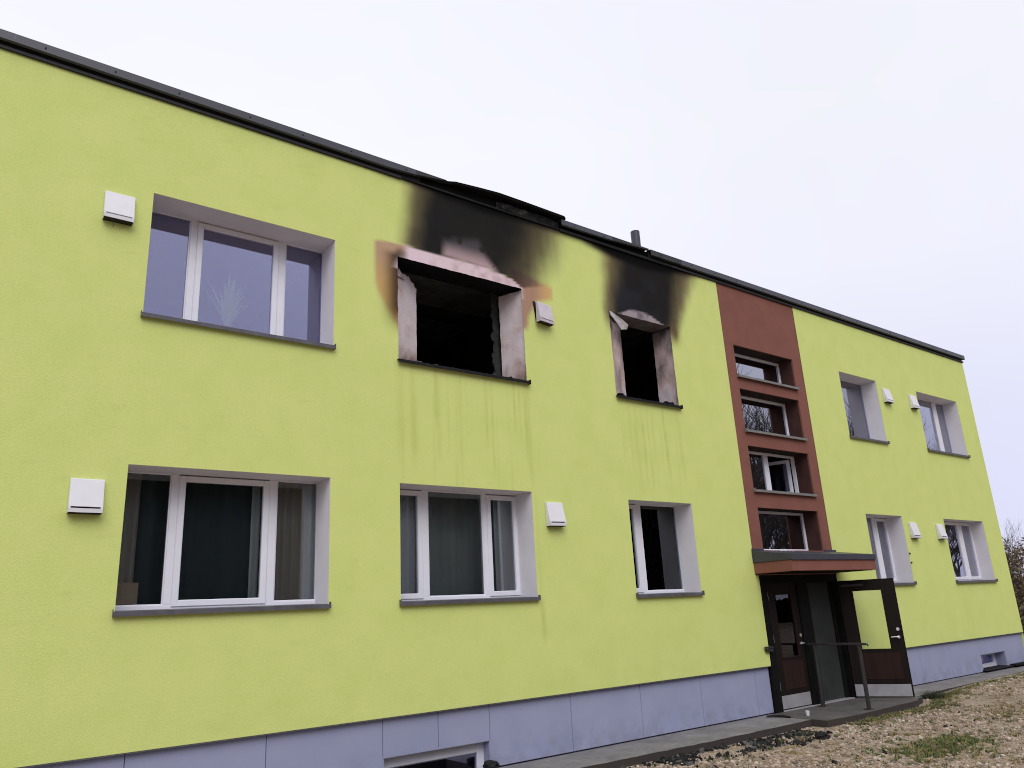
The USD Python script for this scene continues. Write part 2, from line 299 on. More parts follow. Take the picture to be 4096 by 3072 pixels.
def stains(x, z):
    """the colour the render has been left with: soot, scorched and bare patches, run marks"""
    c = np.broadcast_to(YEL, x.shape + (3,)).copy()
    st = fbm2(x, z * .12, 13.0, 21); wp = .10 * (fbm2(x, z, 1.7, 23) - .5) + .05 * (fbm2(x, z, 6.0, 24) - .5) + .07 * (st - .5)
    n1, n2, n3 = fbm2(x, z, 3.0, 1), fbm2(x, z, 9.0, 2), fbm2(x, z, 30.0, 3)
    # run marks under the burnt openings
    def run(xc, w, zt, zb, a, lean=0.0):
        nonlocal c
        xx = xc + lean * (zt - z) + .012 * (fbm2(np.zeros_like(z), z, 2.0, int(xc * 50)) - .5)
        m = np.exp(-((x - xx) / w) ** 2) * ss(zb, zb + .35 * (zt - zb), z) * ss(zt + .02, zt - .05, z)
        m = m * (0.25 + 1.5 * fbm2(np.full_like(z, xc * 3), z, 5.0, 5)) * (0.55 + .9 * fbm2(x * 6, z, 9.0, 6))
        c = lerp(c, YEL * np.array([.74, .70, .56]), a * m * .62)
    rr = np.random.default_rng(5)
    for q in range(34):
        x0_ = rr.uniform(4.15, 6.12) if q < 20 else rr.uniform(7.78, 9.12)
        zt_ = rr.uniform(4.1, 4.6); run(x0_, rr.uniform(.005, .014), zt_, zt_ - rr.uniform(.4, 2.2), rr.uniform(.15, .45), rr.uniform(-.005, .02))
    for a in ((4.18, .05, 4.58, 3.15, .35, 0), (4.33, .035, 4.58, 3.2, .5, .02), (4.36, .06, 4.2, 3.2, .3, 0), (4.655, .018, 4.58, 3.7, .8, .015), (4.69, .03, 4.5, 3.25, .4, 0), (5.0, .04, 4.5, 3.2, .28, 0),
              (5.40, .05, 4.58, 3.6, .2, 0), (5.845, .014, 4.58, 3.75, .85, .03), (5.93, .02, 4.5, 3.6, .5, 0), (6.015, .02, 4.58, 3.3, .8, .015), (6.07, .03, 4.58, 3.0, .55, .01), (6.115, .022, 3.1, 1.3, .35, .0), (6.125, .03, 1.80, 1.2, .7, .02),
              (7.97, .03, 4.58, 3.3, .35, 0), (8.10, .04, 4.55, 3.0, .35, 0), (8.215, .025, 4.5, 3.2, .6, .02), (8.34, .02, 4.5, 3.1, .55, .01), (8.70, .018, 4.55, 3.5, .65, .0), (8.73, .02, 4.2, 3.3, .5, 0), (9.02, .03, 4.58, 3.5, .35, 0), (9.06, .02, 4.4, 3.2, .35, 0),
              (6.45, .18, 1.0, .2, .12, 0), (8.7, .25, 1.5, .2, .08, 0)):
        run(*a)
    # heat-browned patch on both sides of the large opening
    w = .04 * (n2 - .5)
    pl = poly_in(x, z, [(3.80, 6.20), (4.34, 6.24), (4.34, 4.9), (4.16, 4.98), (4.02, 5.22), (3.90, 5.40), (3.838, 5.56)])
    top = ss(-.012, .02, 6.105 + (x - 3.817) * .10 - z) * ss(-.02, .05, x - 3.822)
    f = ss(-.05, .05, pl + w) * top * .93
    tan = lerp(np.broadcast_to(srgb(196, 158, 104), c.shape).copy(), srgb(182, 146, 124), ss(5.5, 6.0, z + .2 * (n1 - .5)))
    c = c * (1 - f[..., None]) + tan * f[..., None]
    f = ss(.30, .0, 4.15 - x) * (x < 4.2) * ss(4.85, 5.3, z) * ss(6.06, 5.95, z) * .95
    c = lerp(c, srgb(58, 40, 36), f ** 1.3)
    pr = poly_in(x, z, [(5.9, 6.25), (6.66, 6.085), (6.63, 5.90), (6.34, 5.80), (6.20, 5.58), (6.14, 5.36), (6.0, 5.36)])
    f = ss(-.05, .06, pr + w) * ss(-.01, .025, 6.656 - x) * .92
    tan = lerp(np.broadcast_to(srgb(166, 124, 112), c.shape).copy(), srgb(204, 162, 108), ss(6.25, 6.6, x))
    c = c * (1 - f[..., None]) + tan * f[..., None]
    # soot plume over the large opening
    band = np.interp(x, [3.9, 4.264, 4.423, 4.771, 5.146, 5.49, 5.79, 5.941, 6.10, 6.2, 7.0], [6.16, 6.144, 6.125, 6.125, 6.134, 6.118, 6.08, 6.045, 5.96, 6.0, 6.2]) + .012 * (n2 - .5)
    xl = np.interp(z, [5.9, 6.22, 6.68, 7.02, 7.2], [4.34, 4.355, 4.42, 4.46, 4.36]) + 1.3 * wp
    xr = np.interp(z, [5.9, 6.28, 6.58, 6.97, 7.2], [6.10, 6.34, 6.52, 6.66, 6.98]) + 2.2 * wp
    L_ = ss(xl - .27, xl + .29, x); R_ = ss(xr + .55, xr - .72, x)
    brown = ss(xl - .30, xl + .04, x) * ss(xr + .50, xr - .20, x)
    ab = ss(-.008, .02, z - band)
    c = lerp(c, srgb(104, 84, 74), brown * ab * .85)
    c = lerp(c, srgb(22, 23, 28), L_ * R_ * ab * (.95 + .08 * (n1 - .5)))
    lift = ss(.45, .8, n1) * L_ * R_ * ab * ss(7.0, 6.6, z)
    c = lerp(c, srgb(38, 39, 45), lift * .7)
    # paler patch where the sheet fell off the plaster, with two fixing holes
    g = poly_in(x, z, [(4.785, 6.11), (4.792, 6.415), (4.90, 6.43), (5.40, 6.56), (5.52, 6.36), (5.62, 6.22), (5.75, 6.06), (5.4, 6.05)])
    f = ss(-.03, .12, g + .08 * (n2 - .5) + .05 * (n1 - .5)) * ss(4.774, 4.805, x) * ab
    c = lerp(c, lerp(np.broadcast_to(srgb(186, 160, 162), c.shape).copy(), srgb(78, 74, 77), ss(6.14, 6.40, z - .0)), f * .9)
    for hx, hz, r in ((5.08, 6.411, .038), (5.435, 6.376, .036), (5.2, 6.27, .01), (5.62, 6.18, .014)):
        c = lerp(c, srgb(44, 36, 36), ss(r * 1.5, r * .7, np.hypot(x - hx, z - hz)) * .85)
    # bare pale band right above the opening
    f = ss(.012, -.012, z - band) * ss(4.18, 4.36, x + (6.1 - z) * .5) * ss(6.14, 6.04, x) * (z > 5.8) * (z < 6.2)
    pk = lerp(np.broadcast_to(srgb(222, 200, 206), c.shape).copy(), srgb(196, 168, 172), .9 * ss(.45, .75, n2))
    c = c * (1 - f[..., None]) + pk * f[..., None]
    c = lerp(c, srgb(66, 48, 46), ss(.13, .02, np.hypot(x - 4.20, z - 6.0)) * .7)
    # soot plume over the small opening
    xl = np.interp(z, [5.5, 5.7, 6.0, 6.45, 6.95, 7.2], [7.72, 7.74, 7.775, 7.90, 7.93, 7.45]) + 1.1 * wp
    xr = np.interp(z, [5.55, 5.73, 5.95, 6.49, 6.98, 7.2], [9.06, 9.12, 9.20, 9.42, 9.62, 9.85]) + 1.5 * wp
    wd = np.interp(z, [5.6, 6.0, 6.95], [.09, .16, .27])
    L_ = ss(xl - wd * 1.25, xl + wd * 1.35, x); R_ = ss(xr + wd * 1.25, xr - wd * 1.6, x)
    dn = ss(5.50, 5.95, z)
    c = lerp(c, srgb(112, 87, 76), ss(xl - wd * 1.6, xl, x) * ss(xr + wd * 1.6, xr, x) * dn * .85)
    c = lerp(c, srgb(22, 23, 28), L_ * R_ * ss(5.75, 6.0, z) * .96)
    lift = ss(.42, .75, n1) * L_ * R_ * ss(6.85, 6.4, z) * ss(5.9, 6.1, z)
    c = lerp(c, srgb(42, 43, 50), lift * .75)
    c = lerp(c, srgb(84, 52, 46), np.exp(-((x - 9.22) / .10) ** 2 - ((z - 5.86) / .16) ** 2) * .7)
    bt = np.interp(x, [7.9, 7.97, 8.2, 8.45, 8.66, 8.9, 8.98], [5.95, 5.97, 6.075, 6.09, 6.07, 5.98, 5.95]) + .02 * (n2 - .5)
    f = ss(.012, -.012, z - bt) * (x > 7.93) * (x < 8.95) * (z > 5.9)
    c = lerp(c, lerp(np.broadcast_to(srgb(160, 148, 152), c.shape).copy(), srgb(110, 100, 104), ss(.45, .7, n2)), f * .95)
    # black line of tar and soot right under the roof edge
    zt = np.interp(x, [3.6, 4.0, 4.4, 4.9, 5.6, 6.2, 6.85, 7.3, 7.7, 8.1, 8.6, 9.1, 9.5, 9.9, 10.4], [7.16, 7.10, 7.06, 7.0, 6.98, 7.02, 7.06, 7.03, 6.97, 6.90, 6.88, 6.92, 7.0, 7.08, 7.16])
    c = np.minimum(c, lerp(c, srgb(78, 64, 54), .85 * ss(-.13, .03, z - zt + .05 * (n1 - .5)) * (x > 3.6) * (x < 10.4)))
    c = lerp(c, srgb(12, 12, 13), ss(-.07, .06, z - zt + .06 * (n1 - .5)) * (x > 3.6) * (x < 10.4))
    # faint grime under the roof edge, splashes near the bottom edge, dull blotches
    gr = ss(6.75, 7.06, z) * ss(.40, .72, st) * .12 + ss(1.15, .70, z) * ss(.42, .75, n2) * .10 + ss(.55, .8, fbm2(x, z, .55, 31)) * .06
    c = lerp(c, YEL * np.array([.72, .68, .62]), np.where(c[..., 1] > .3, gr, 0))
    # small dirt specks
    c = c * (1 - .05 * ss(.62, .8, n3))[..., None]
    return c

def wall_sheet(name, x0, x1, z0, z1, ops, coarse=None, skip=None, y=0.0, label=None):
    fx = [v for o in ops for v in OPEN[o][:2]]; fz = [v for o in ops for v in OPEN[o][2:4]]
    if skip: fx += [skip[0], skip[1]]; fz += [skip[2], skip[3]]
    xs = lines(x0, x1, .03, fx)
    if coarse:
        xs = np.unique(np.concatenate([lines(x0, coarse, .12, fx), xs[xs >= coarse]]))
    zs = lines(z0, z1, .03, fz)
    X, Z = np.meshgrid(xs, zs, indexing='ij')
    cx, cz = (xs[:-1] + xs[1:]) / 2, (zs[:-1] + zs[1:]) / 2
    CX, CZ = np.meshgrid(cx, cz, indexing='ij'); keep = np.ones(CX.shape, bool)
    for o in ops:
        a = OPEN[o]; keep &= ~((CX > a[0]) & (CX < a[1]) & (CZ > a[2]) & (CZ < a[3]))
    if skip: keep &= ~((CX > skip[0]) & (CX < skip[1]) & (CZ > skip[2]) & (CZ < skip[3]))
    col = stains(X, Z).reshape(-1, 3)
    PX, PZ = X.copy(), Z.copy()
    for o in ops:
        if o in BURNT:                                     # ragged, crumbled edges round the burnt openings
            a = OPEN[o]
            onx = ((np.abs(X - a[0]) < 1e-4) | (np.abs(X - a[1]) < 1e-4)) & (Z >= a[2] - 1e-4) & (Z <= a[3] + 1e-4)
            onz = (np.abs(Z - a[3]) < 1e-4) & (X >= a[0] - 1e-4) & (X <= a[1] + 1e-4)
            j = (fbm2(X, Z, 9.0, 9) - .5) * .014 + (fbm2(X, Z, 40.0, 11) - .5) * .014
            PX = np.where(onx, PX + j, PX); PZ = np.where(onz, PZ + j, PZ)
    n = len(zs); I = np.arange(len(xs) - 1)[:, None] * n + np.arange(n - 1)[None, :]
    I = I[keep]
    f = np.concatenate([np.stack([I, I + n, I + n + 1], 1), np.stack([I, I + n + 1, I + 1], 1)])
    v = np.stack([PX.ravel(), np.full(PX.size, y), PZ.ravel()], 1)
    usedv = np.zeros(len(v), bool); usedv[f] = True; idx = np.cumsum(usedv) - 1
    return obj(name, (v[usedv], idx[f]), M['render'], B, col=col[usedv], label=label)

ZW0, ZW1 = 0.68, 7.2
wall_sheet('wall', -6.0, 10.54, ZW0, ZW1, ['UL', 'LL', 'UM', 'LM', 'US', 'LS'], coarse=3.6, skip=(10.46, 10.54, 2.03, ZW1), label='yellow render wall stained with soot')
wall_sheet('wall', 12.75, 19.93, ZW0, ZW1, ['UR1', 'LR1', 'UR2', 'LR2'], label='clean yellow render wall')
# drip edge under the render
obj('drip_edge', [box(-6, 10.54, .001, .06, ZW0 - .012, ZW0 - .001), box(12.75, 19.93, .001, .06, ZW0 - .012, ZW0 - .001)], M['sill'], B)
def plain_sheet(x0, x1, z0, z1, ops, y):
    out = []
    zs = sorted([z0, z1] + [v for o in ops for v in OPEN[o][2:4]])
    for a, b in zip(zs[:-1], zs[1:]):
        hit = [o for o in ops if OPEN[o][2] <= a + 1e-6 and OPEN[o][3] >= b - 1e-6]
        xs = [(x0, x1)] if not hit else [(x0, OPEN[hit[0]][0]), (OPEN[hit[0]][1], x1)]
        out += [box(p, q, y, y + .03, a, b) for p, q in xs]
    return out
obj('stair_wall', plain_sheet(10.4605, 12.7495, 2.03, 7.12, ['W1', 'W2', 'W3', 'W4'], .005), M['red'], B, label='brick-red render strip of the stairwell')
obj('wall', [box(19.90, 19.93, .01, 11, 0, 7.2), box(-6, -5.97, .01, 11, 0, 7.2), box(-6, 19.93, 11, 11.03, 0, 7.2)], mat('yellow_render_plain', YEL, .9, bscale=70), B, label='end and rear walls')
obj('roof', [box(-6, 19.93, .12, 11.03, 7.12, 7.19)], M['flash'], B)

# --- rooms behind the openings
def room(x0, x1, z0, z1, y0, y1, op, m, ceil=None):
    a = op
    out = [box(x0, x1, y1, y1 + .05, z0, z1), box(x0 - .05, x0, y0, y1, z0, z1), box(x1, x1 + .05, y0, y1, z0, z1), box(x0, x1, y0, y1, z0 - .06, z0)]
    c = box(x0, x1, y0, y1, z1, z1 + .06)
    front = [box(x0, a[0] - .07, y0, y0 + .03, z0, z1), box(a[1] + .07, x1, y0, y0 + .03, z0, z1), box(a[0] - .07, a[1] + .07, y0, y0 + .03, z0, a[2] - .02), box(a[0] - .07, a[1] + .07, y0, y0 + .03, min(a[3] + .06, z1 - .001), z1)]
    if ceil is None: obj('room', out + front + [c], m, B)
    else:
        obj('room', out + front, m, B, label='burnt-out room'); obj('ceiling', c, ceil, B, label='soot-blackened ceiling')
RX = {'L': (-2.0, 3.70), 'M': (3.80, 6.95), 'S': (7.06, 10.38), 'R1': (12.9, 16.3), 'R2': (16.42, 19.8)}
for k, (x0, x1) in RX.items():
    for row, z0, z1 in (('U', 3.95, 6.42), ('L', 1.0, 3.62)):
        o = OPEN[row + k]; burnt = row + k in BURNT
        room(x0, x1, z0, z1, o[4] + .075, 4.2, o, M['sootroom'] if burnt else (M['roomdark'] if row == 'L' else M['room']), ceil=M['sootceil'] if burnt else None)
for a, b, o in ((2.30, 3.30, 'W4'), (3.33, 4.28, 'W3'), (4.33, 5.27, 'W2'), (5.32, 6.4, 'W1')):
    room(10.55, 12.66, a, b, .375, 3.2, OPEN[o], M['roomdark'])

# --- windows: thing part "window" with its pieces as sub-parts
def window(key, mull=(), panels=(), rev=None, frame_ring=(.055, .055, .115, .06), grow=.06, sill=True, sillmat=None, rail_out=.0, lbl=None):
    x0, x1, z0, z1, yf = OPEN[key]
    rev = rev or M['reveal']
    W = thing('window', parent=B); cd(W, lbl)
    GL = M['glass'] if key == 'UL' else M['glass_low'] if key in ('LL', 'LM', 'LS') else M['glass_stair'] if key[0] == 'W' else M['glass_right']
    t = .03
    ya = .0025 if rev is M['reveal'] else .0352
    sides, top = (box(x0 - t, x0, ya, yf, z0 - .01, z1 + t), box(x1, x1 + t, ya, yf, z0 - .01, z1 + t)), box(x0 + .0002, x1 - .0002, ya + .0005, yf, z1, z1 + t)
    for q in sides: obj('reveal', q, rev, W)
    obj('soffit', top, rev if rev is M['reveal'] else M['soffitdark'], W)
    X0, X1, Za, Zb = x0 - grow, x1 + grow, z0 - .06, z1 + grow
    fr = ring(X0, X1, Za, Zb, frame_ring, yf, yf + .07)
    for a, b in mull: fr.append(cbox(a, b, yf + .001, yf + .069, Za + frame_ring[2] - .002, Zb - frame_ring[3] + .002))
    obj('frame', fr, M['upvc'], W)
    for p in panels:
        kind, a, b = p[:3]
        if kind == 'fixed':
            obj('pane', box(a - .005, b + .005, yf + .030, yf + .036, Za + frame_ring[2] - .008, Zb - frame_ring[3] + .008), GL, W)
            bead = ring(a, b, Za + frame_ring[2] - .001, Zb - frame_ring[3] + .001, (.012,) * 4, yf + .012, yf + .029, .003)
            obj('glazing_bead', bead, M['upvc'], W)
        else:
            s0, s1 = Za + .095, (p[3] if len(p) > 3 else z1 - .012)
            obj('sash', ring(a, b, s0, s1, (.062, .062, .062, .058), yf - .012, yf + .05, .006), M['upvc'], W)
            obj('pane', box(a + .05, b - .05, yf + .020, yf + .026, s0 + .05, s1 - .05), GL, W)
    if sill:
        prof = [(-.045, z0 - .042), (-.045, z0 - .001), (yf - .001, z0 + .018), (yf - .001, z0 + .012), (-.040, z0 - .007), (-.040, z0 - .042)]
        s = [prism_x(prof, x0 - .018, x1 + .010), box(x0 - .0195, x0 - .017, -.048, .0, z0 - .043, z0 + .022), box(x1 + .009, x1 + .0115, -.048, .0, z0 - .043, z0 + .022)]
        obj('sill', s, sillmat or M['sill'], W)
    return W
three = lambda: dict(mull=[(1.808, 1.88), (2.787, 2.872)], panels=[('fixed', 1.285, 1.808), ('sash', 1.88, 2.787), ('fixed', 2.872, 3.375)])
wUL = window('UL', **three(), lbl='upper three-light window with a plant behind the glass')
for sx0 in (1.52, 3.08):
    obj('sticker', box(sx0, sx0 + .055, OPEN['UL'][4] + .026, OPEN['UL'][4] + .029, 4.735, 4.752), M['sticker'], wUL)
wLL = window('LL', **three())
window('LM', mull=[(4.64, 4.73), (5.53, 5.592)], panels=[('sash', 4.04, 4.645), ('fixed', 4.73, 5.53), ('sash', 5.590, 6.068)])
window('LS', mull=[(8.25, 8.35)], panels=[('sash', 7.68, 8.252), ('fixed', 8.35, 9.18)])
window('UR1', mull=[(14.40, 14.47)], panels=[('fixed', 13.98, 14.40), ('fixed', 14.47, 15.49)])
window('UR2', mull=[(18.49, 18.65)], panels=[('fixed', 17.10, 18.49), ('fixed', 18.65, 19.145)])
window('LR1', mull=[(14.925, 15.0)], panels=[('fixed', 14.03, 14.925), ('sash', 14.995, 15.46)])
window('LR2', mull=[(18.49, 18.56)], panels=[('sash', 17.09, 18.495), ('sash', 18.555, 19.12)])
M['frame_grey'] = M['upvc']
for k in ('W1', 'W2', 'W3', 'W4'):
    x0, x1, z0, z1, yf = OPEN[k]
    pn = [('fixed', x0 - .03, x1 - .018)] if k != 'W3' else [('fixed', x0 - .03, 11.575)]
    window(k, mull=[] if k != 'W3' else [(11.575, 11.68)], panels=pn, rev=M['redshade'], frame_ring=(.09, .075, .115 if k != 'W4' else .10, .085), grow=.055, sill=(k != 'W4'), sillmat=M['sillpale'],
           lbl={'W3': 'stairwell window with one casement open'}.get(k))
# open casement of the third stairwell window, swung into the stairwell
x0, x1, z0, z1, yf = OPEN['W3']
W3 = stage.GetPrimAtPath('/World/apartment_building/window_010')
cs = trimesh.util.concatenate(ring(-.76, 0, z0 + .06, z1 - .04, (.06, .06, .06, .06), -.025, .025, .006))
cg = box(-.71, -.05, -.003, .003, z0 + .11, z1 - .09)
for m_, nm, mm in ((cs, 'sash', M['upvc']), (cg, 'pane', M['glass'])):
    m_.apply_transform(trimesh.transformations.rotation_matrix(math.radians(-68), [0, 0, 1])); m_.apply_translation([x1 - .03, yf + .09, 0])
    obj(nm, m_, mm, W3)

# --- burnt openings
def jag_board(x0, y0, x1, y1, z0, ztop, seed, thick=.02, amp=.03, n=22, ragged_side=0.0015):
    """a standing board from (x0,y0) to (x1,y1); ztop(t) its torn top"""
    r = np.random.default_rng(seed); ts = np.linspace(0, 1, n)
    tops = np.array([ztop(t) for t in ts]) + r.normal(0, amp, n)
    d = np.array([x1 - x0, y1 - y0]); nn = np.array([-d[1], d[0]]) / np.linalg.norm(d)
    zs = np.linspace(0, 1, 26)
    V = []; 
    for side in (0, 1):
        for i, t in enumerate(ts):
            for j, zz in enumerate(zs):
                e = ragged_side * r.normal() * (1 if i in (0, n - 1) else 0)
                px, py = x0 + d[0] * t + e, y0 + d[1] * t
                bump = (meshkit.noise(np.array([t * 4 + seed, zz * 9, 1.0])) - .5) * .010
                V.append([px + nn[0] * (thick * side + bump), py + nn[1] * (thick * side + bump), z0 + (tops[i] - z0) * zz])
    V = np.array(V); m = len(zs); F = []
    for s in (0, 1):
        o = s * n * m
        for i in range(n - 1):
            for j in range(m - 1):
                a = o + i * m + j; q = [a, a + m, a + m + 1, a + 1]
                F += [[q[0], q[1], q[2]], [q[0], q[2], q[3]]]
    o = n * m
    for i in range(n - 1):
        for j in (0, m - 1):
            a = i * m + j; F += [[a, a + m, a + m + o], [a, a + m + o, a + o]]
    for j in range(m - 1):
        for i in (0, n - 1):
            a = i * m + j; F += [[a, a + 1, a + 1 + o], [a, a + 1 + o, a + o]]
    return (V, np.array(F))
def rubble(x0, x1, y0, y1, z, n, seed, smin, smax):
    r = np.random.default_rng(seed); out = []
    for _ in range(n):
        s = r.uniform(smin, smax); m = trimesh.creation.icosphere(subdivisions=0, radius=1)
        m.vertices *= (s * r.uniform(.4, 1.5, 3)) * (1 + r.normal(0, .25, (len(m.vertices), 1)))
        m.apply_transform(trimesh.transformations.random_rotation_matrix(r.random(3)))
        m.apply_translation([r.uniform(x0, x1), r.uniform(y0, y1), z + s * .3]); m.vertices[:, 2] = z + (m.vertices[:, 2] - z) * .55; out.append(m)
    return trimesh.util.concatenate(out)
def sillburnt(key, W):
    x0, x1, z0, z1, yf = OPEN[key]
    prof = [(-.05, z0 - .042), (-.05, z0 - .001), (yf + .12, z0 + .008), (yf + .12, z0 + .002), (-.045, z0 - .007), (-.045, z0 - .042)]
    m = prism_x(prof, x0 - .018, x1 + .03)
    obj('sill', [m, box(x1 + .028, x1 + .032, -.052, 0, z0 - .043, z0 + .02)], M['burnt'], W, label='charred sill')
WB = thing('window', parent=B); cd(WB, 'large burnt-out opening without frame or glass')
x0, x1, z0, z1, yf = OPEN['UM']
obj('reveal', jag_board(4.10, .12, 4.605, .345, z0, lambda t: 5.90 - .06 * t - .10 * max(0, t - .75) * 4, 3, amp=.014, n=30), M['board'], WB, label='scorched insulation board with a torn top')
obj('reveal', jag_board(6.105, .012, 5.955, .37, z0, lambda t: 5.945, 4, amp=.003, thick=-.02, ragged_side=.002), M['board'], WB, label='scorched right reveal')
obj('insulation', [box(4.08, 4.15, .013, .10, z0 - .02, z1 + .1), box(6.14, 6.2, .013, .42, z0 - .02, z1 + .1), box(4.06, 6.2, .013, .42, z1 + .035, z1 + .10)], M['burnt'], WB, label='charred insulation edge')
obj('rubble', rubble(4.35, 6.05, -.02, .32, z0 + .008, 220, 5, .005, .026), M['ash'], WB, kind='stuff')
obj('torn_strip', jag_board(4.112, .118, 4.36, .222, 5.78, lambda t: 6.0 - .22 * t, 13, amp=.035, n=16, thick=-.012), M['foam'], WB, label='pale torn foam at the top of the board')
obj('wall_edge', jag_board(5.86, .40, 6.02, .43, z0, lambda t: 6.05, 21, amp=.01, ragged_side=.02), M['sootroom'], WB, label='blackened masonry edge')
sillburnt('UM', WB)
obj('beam', box(3.8, 6.95, 2.1, 2.3, 6.28, 6.42), M['sootroom'], B, label='soot-blackened ceiling beam')
WC = thing('window', parent=B); cd(WC, 'small burnt-out opening without frame or glass')
x0, x1, z0, z1, yf = OPEN['US']
obj('reveal', jag_board(7.72, .06, 8.175, .215, z0, lambda t: 5.93 - .08 * t, 6, amp=.01), M['board2'], WC, label='scorched left reveal board')
obj('reveal', jag_board(9.118, .012, 9.07, .36, z0, lambda t: 5.955, 7, amp=.003, thick=-.02), M['board2'], WC, label='scorched right reveal')
obj('soffit', box(7.75, 9.12, .012, .36, z1 + .012, z1 + .04), M['soffitsoot'], WC, label='grey sooty soffit')
fl = prism_y([(7.75, 5.96), (7.80, 5.955), (7.98, 5.85), (8.08, 5.78), (8.075, 5.72), (7.97, 5.70), (7.86, 5.80), (7.77, 5.90)], -.012, .004)
v = np.array(fl.vertices); v[:, 1] -= .05 * (v[:, 0] - 7.75) / .3 * np.sin((v[:, 2] - 5.7) * 12) + .0; fl.vertices = v
obj('torn_strip', fl, M['foam'], WC, label='peeled flap of render mesh')
obj('insulation', [box(7.68, 7.72, .013, .30, z0 - .02, z1 + .1), box(9.142, 9.2, .013, .42, z0 - .02, z1 + .1)], M['burnt'], WC)
obj('rubble', [rubble(7.78, 7.95, -.03, .06, z0 + .02, 16, 8, .015, .035), rubble(8.75, 9.0, -.03, .08, z0 + .02, 22, 9, .015, .04), rubble(8.0, 8.8, -.02, .2, z0 + .01, 30, 10, .006, .018)], M['char'], WC, kind='stuff')
sillburnt('US', WC)

# --- roof edge: folded metal flashing in lengths
def flashing(xa, xb, za, zb, m, screws=True):
    """za, zb: lower edge of the face at both ends"""
    prof = lambda zl: [(.42, 7.242), (-.068, 7.226), (-.072, zl + .004), (-.045, zl - .006), (-.045, zl - .002), (-.067, zl + .006), (-.063, 7.220), (.42, 7.236)]
    A, Bp = np.array(prof(za)), np.array(prof(zb)); n = len(A)
    V = np.array([[xa, *p] for p in A] + [[xb, *p] for p in Bp]); F = []
    for i in range(n):
        j = (i + 1) % n; F += [[i, j, j + n], [i, j + n, i + n]]
    cap = trimesh.creation.triangulate_polygon(Polygon(A), engine='earcut')
    part = obj('roof_flashing', (V, np.array(F)), m, B)
    if screws:
        sc = []
        for xx in np.arange(xa + .25, xb - .1, .62):
            s = trimesh.creation.cylinder(radius=.0075, height=.010, sections=8); s.apply_transform(trimesh.transformations.rotation_matrix(math.pi / 2, [1, 0, 0])); s.apply_translation([xx, -.074, 7.175]); sc.append(s)
        if sc: obj('screw', sc, M['slot'], part, kind='stuff')
for xa in np.arange(-6, 3.9, 2.0):
    flashing(xa, min(xa + 1.9996, 3.9976), 7.128, 7.128, M['flash'])
flashing(3.998, 4.40, 7.128, 7.150, M['flash'])
flashing(4.402, 4.86, 7.150, 7.212, M['flashsoot'], False)
flashing(6.86, 7.90, 7.135, 7.150, M['flash'])
flashing(7.902, 8.72, 7.150, 7.200, M['flashsoot'], False)
flashing(8.76, 9.5, 7.128, 7.128, M['flashsoot'])
for xa in np.arange(9.502, 19.9, 2.0):
    flashing(xa, min(xa + 1.9996, 19.96), 7.128, 7.128, M['flash'])
M['trim'] = mat('dark_trim_metal', (0.012, 0.012, 0.016), 0.7, nscale=3, namt=0.2)
obj('wall_trim', [cbox(-6, 4.2, -.026, .0, 7.056, 7.092, .003), cbox(9.3, 19.95, -.026, .0, 7.056, 7.092, .003)], M['trim'], B)
obj('gap_shade', [box(-6, 4.49, -.003, .003, 7.0925, 7.215), box(8.77, 19.93, -.003, .003, 7.0925, 7.215)], M['slot'], B)  # black strip stands for the shade in the gap under the flashing
obj('wall_trim', [cbox(4.202, 6.85, -.020, .0, 7.066, 7.095, .003), cbox(6.86, 9.298, -.026, .0, 7.050, 7.095, .003)], M['burnt'], B, label='charred trim under the roof edge')
obj('wall_trim', [box(19.931, 19.96, -.03, 11, 7.13, 7.23)], M['flash'], B, label='verge flashing of the end wall')
# warped, half-torn sheet above the large opening
xs = np.linspace(4.45, 6.93, 60)
yo = -np.interp(xs, [4.45, 4.8, 5.0, 5.3, 5.69, 6.2, 6.88, 6.93], [.055, .055, .09, .10, .115, .115, .11, .105])
zo = np.interp(xs, [4.45, 4.80, 4.99, 5.03, 5.35, 5.69, 6.2, 6.88, 6.93], [7.205, 7.205, 7.236, 7.238, 7.260, 7.276, 7.272, 7.264, 7.262]) 
V = []; K = 9
for i, x in enumerate(xs):
    for k in range(K):
        t = k / (K - 1); y = .42 * (1 - t) + yo[i] * t
        zz = 7.242 * (1 - t) + zo[i] * t + .015 * math.sin(t * 3.1) * math.sin(x * 2.3)
        V.append([x + (.05 * math.sin(k * 2.1) if i == len(xs) - 1 else 0), y, zz])
    V.append([x, yo[i] + .010, zo[i] - .020 * (1 + .5 * math.sin(x * 5))])        # bent-down lip
    V.append([x, yo[i] + .03, zo[i] - .026])
K += 2; V = np.array(V); F = []
for i in range(len(xs) - 1):
    for k in range(K - 1):
        a = i * K + k; F += [[a, a + K, a + K + 1], [a, a + K + 1, a + 1]]
obj('roof_flashing', (V, np.array(F)), M['burnt'], B, label='charred flashing sheet bent up above the burnt window', smooth=60)
M['scrap'] = usdkit.material(stage, '/World/Looks/charred_insulation', {
    'g': ('geometry', {}), 'n': ('noise_texture', {'scale': 9.0, 'detail': 5.0, 'roughness': 0.6}), 'r': ('rgb_ramp', {'ramp': [(0.46, (0.010, 0.010, 0.010)), (0.62, (0.035, 0.032, 0.028)), (0.80, (0.10, 0.09, 0.075))]}),
    'p': ('principled_bsdf', {'roughness': 0.95, 'specular_ior_level': 0.1})}, [('g.position', 'n.vector'), ('n.fac', 'r.fac'), ('r.color', 'p.base_color')], surface='p.BSDF')
obj('insulation', jag_board(5.70, -.012, 6.83, -.010, 7.09, lambda t: 7.195, 15, amp=.008, thick=-.012), M['scrap'], B, label='exposed pale insulation under the bent flashing')
obj('insulation', [box(4.5, 8.76, .004, .10, 7.10, 7.205)], M['burnt'], B, label='charred wall head')
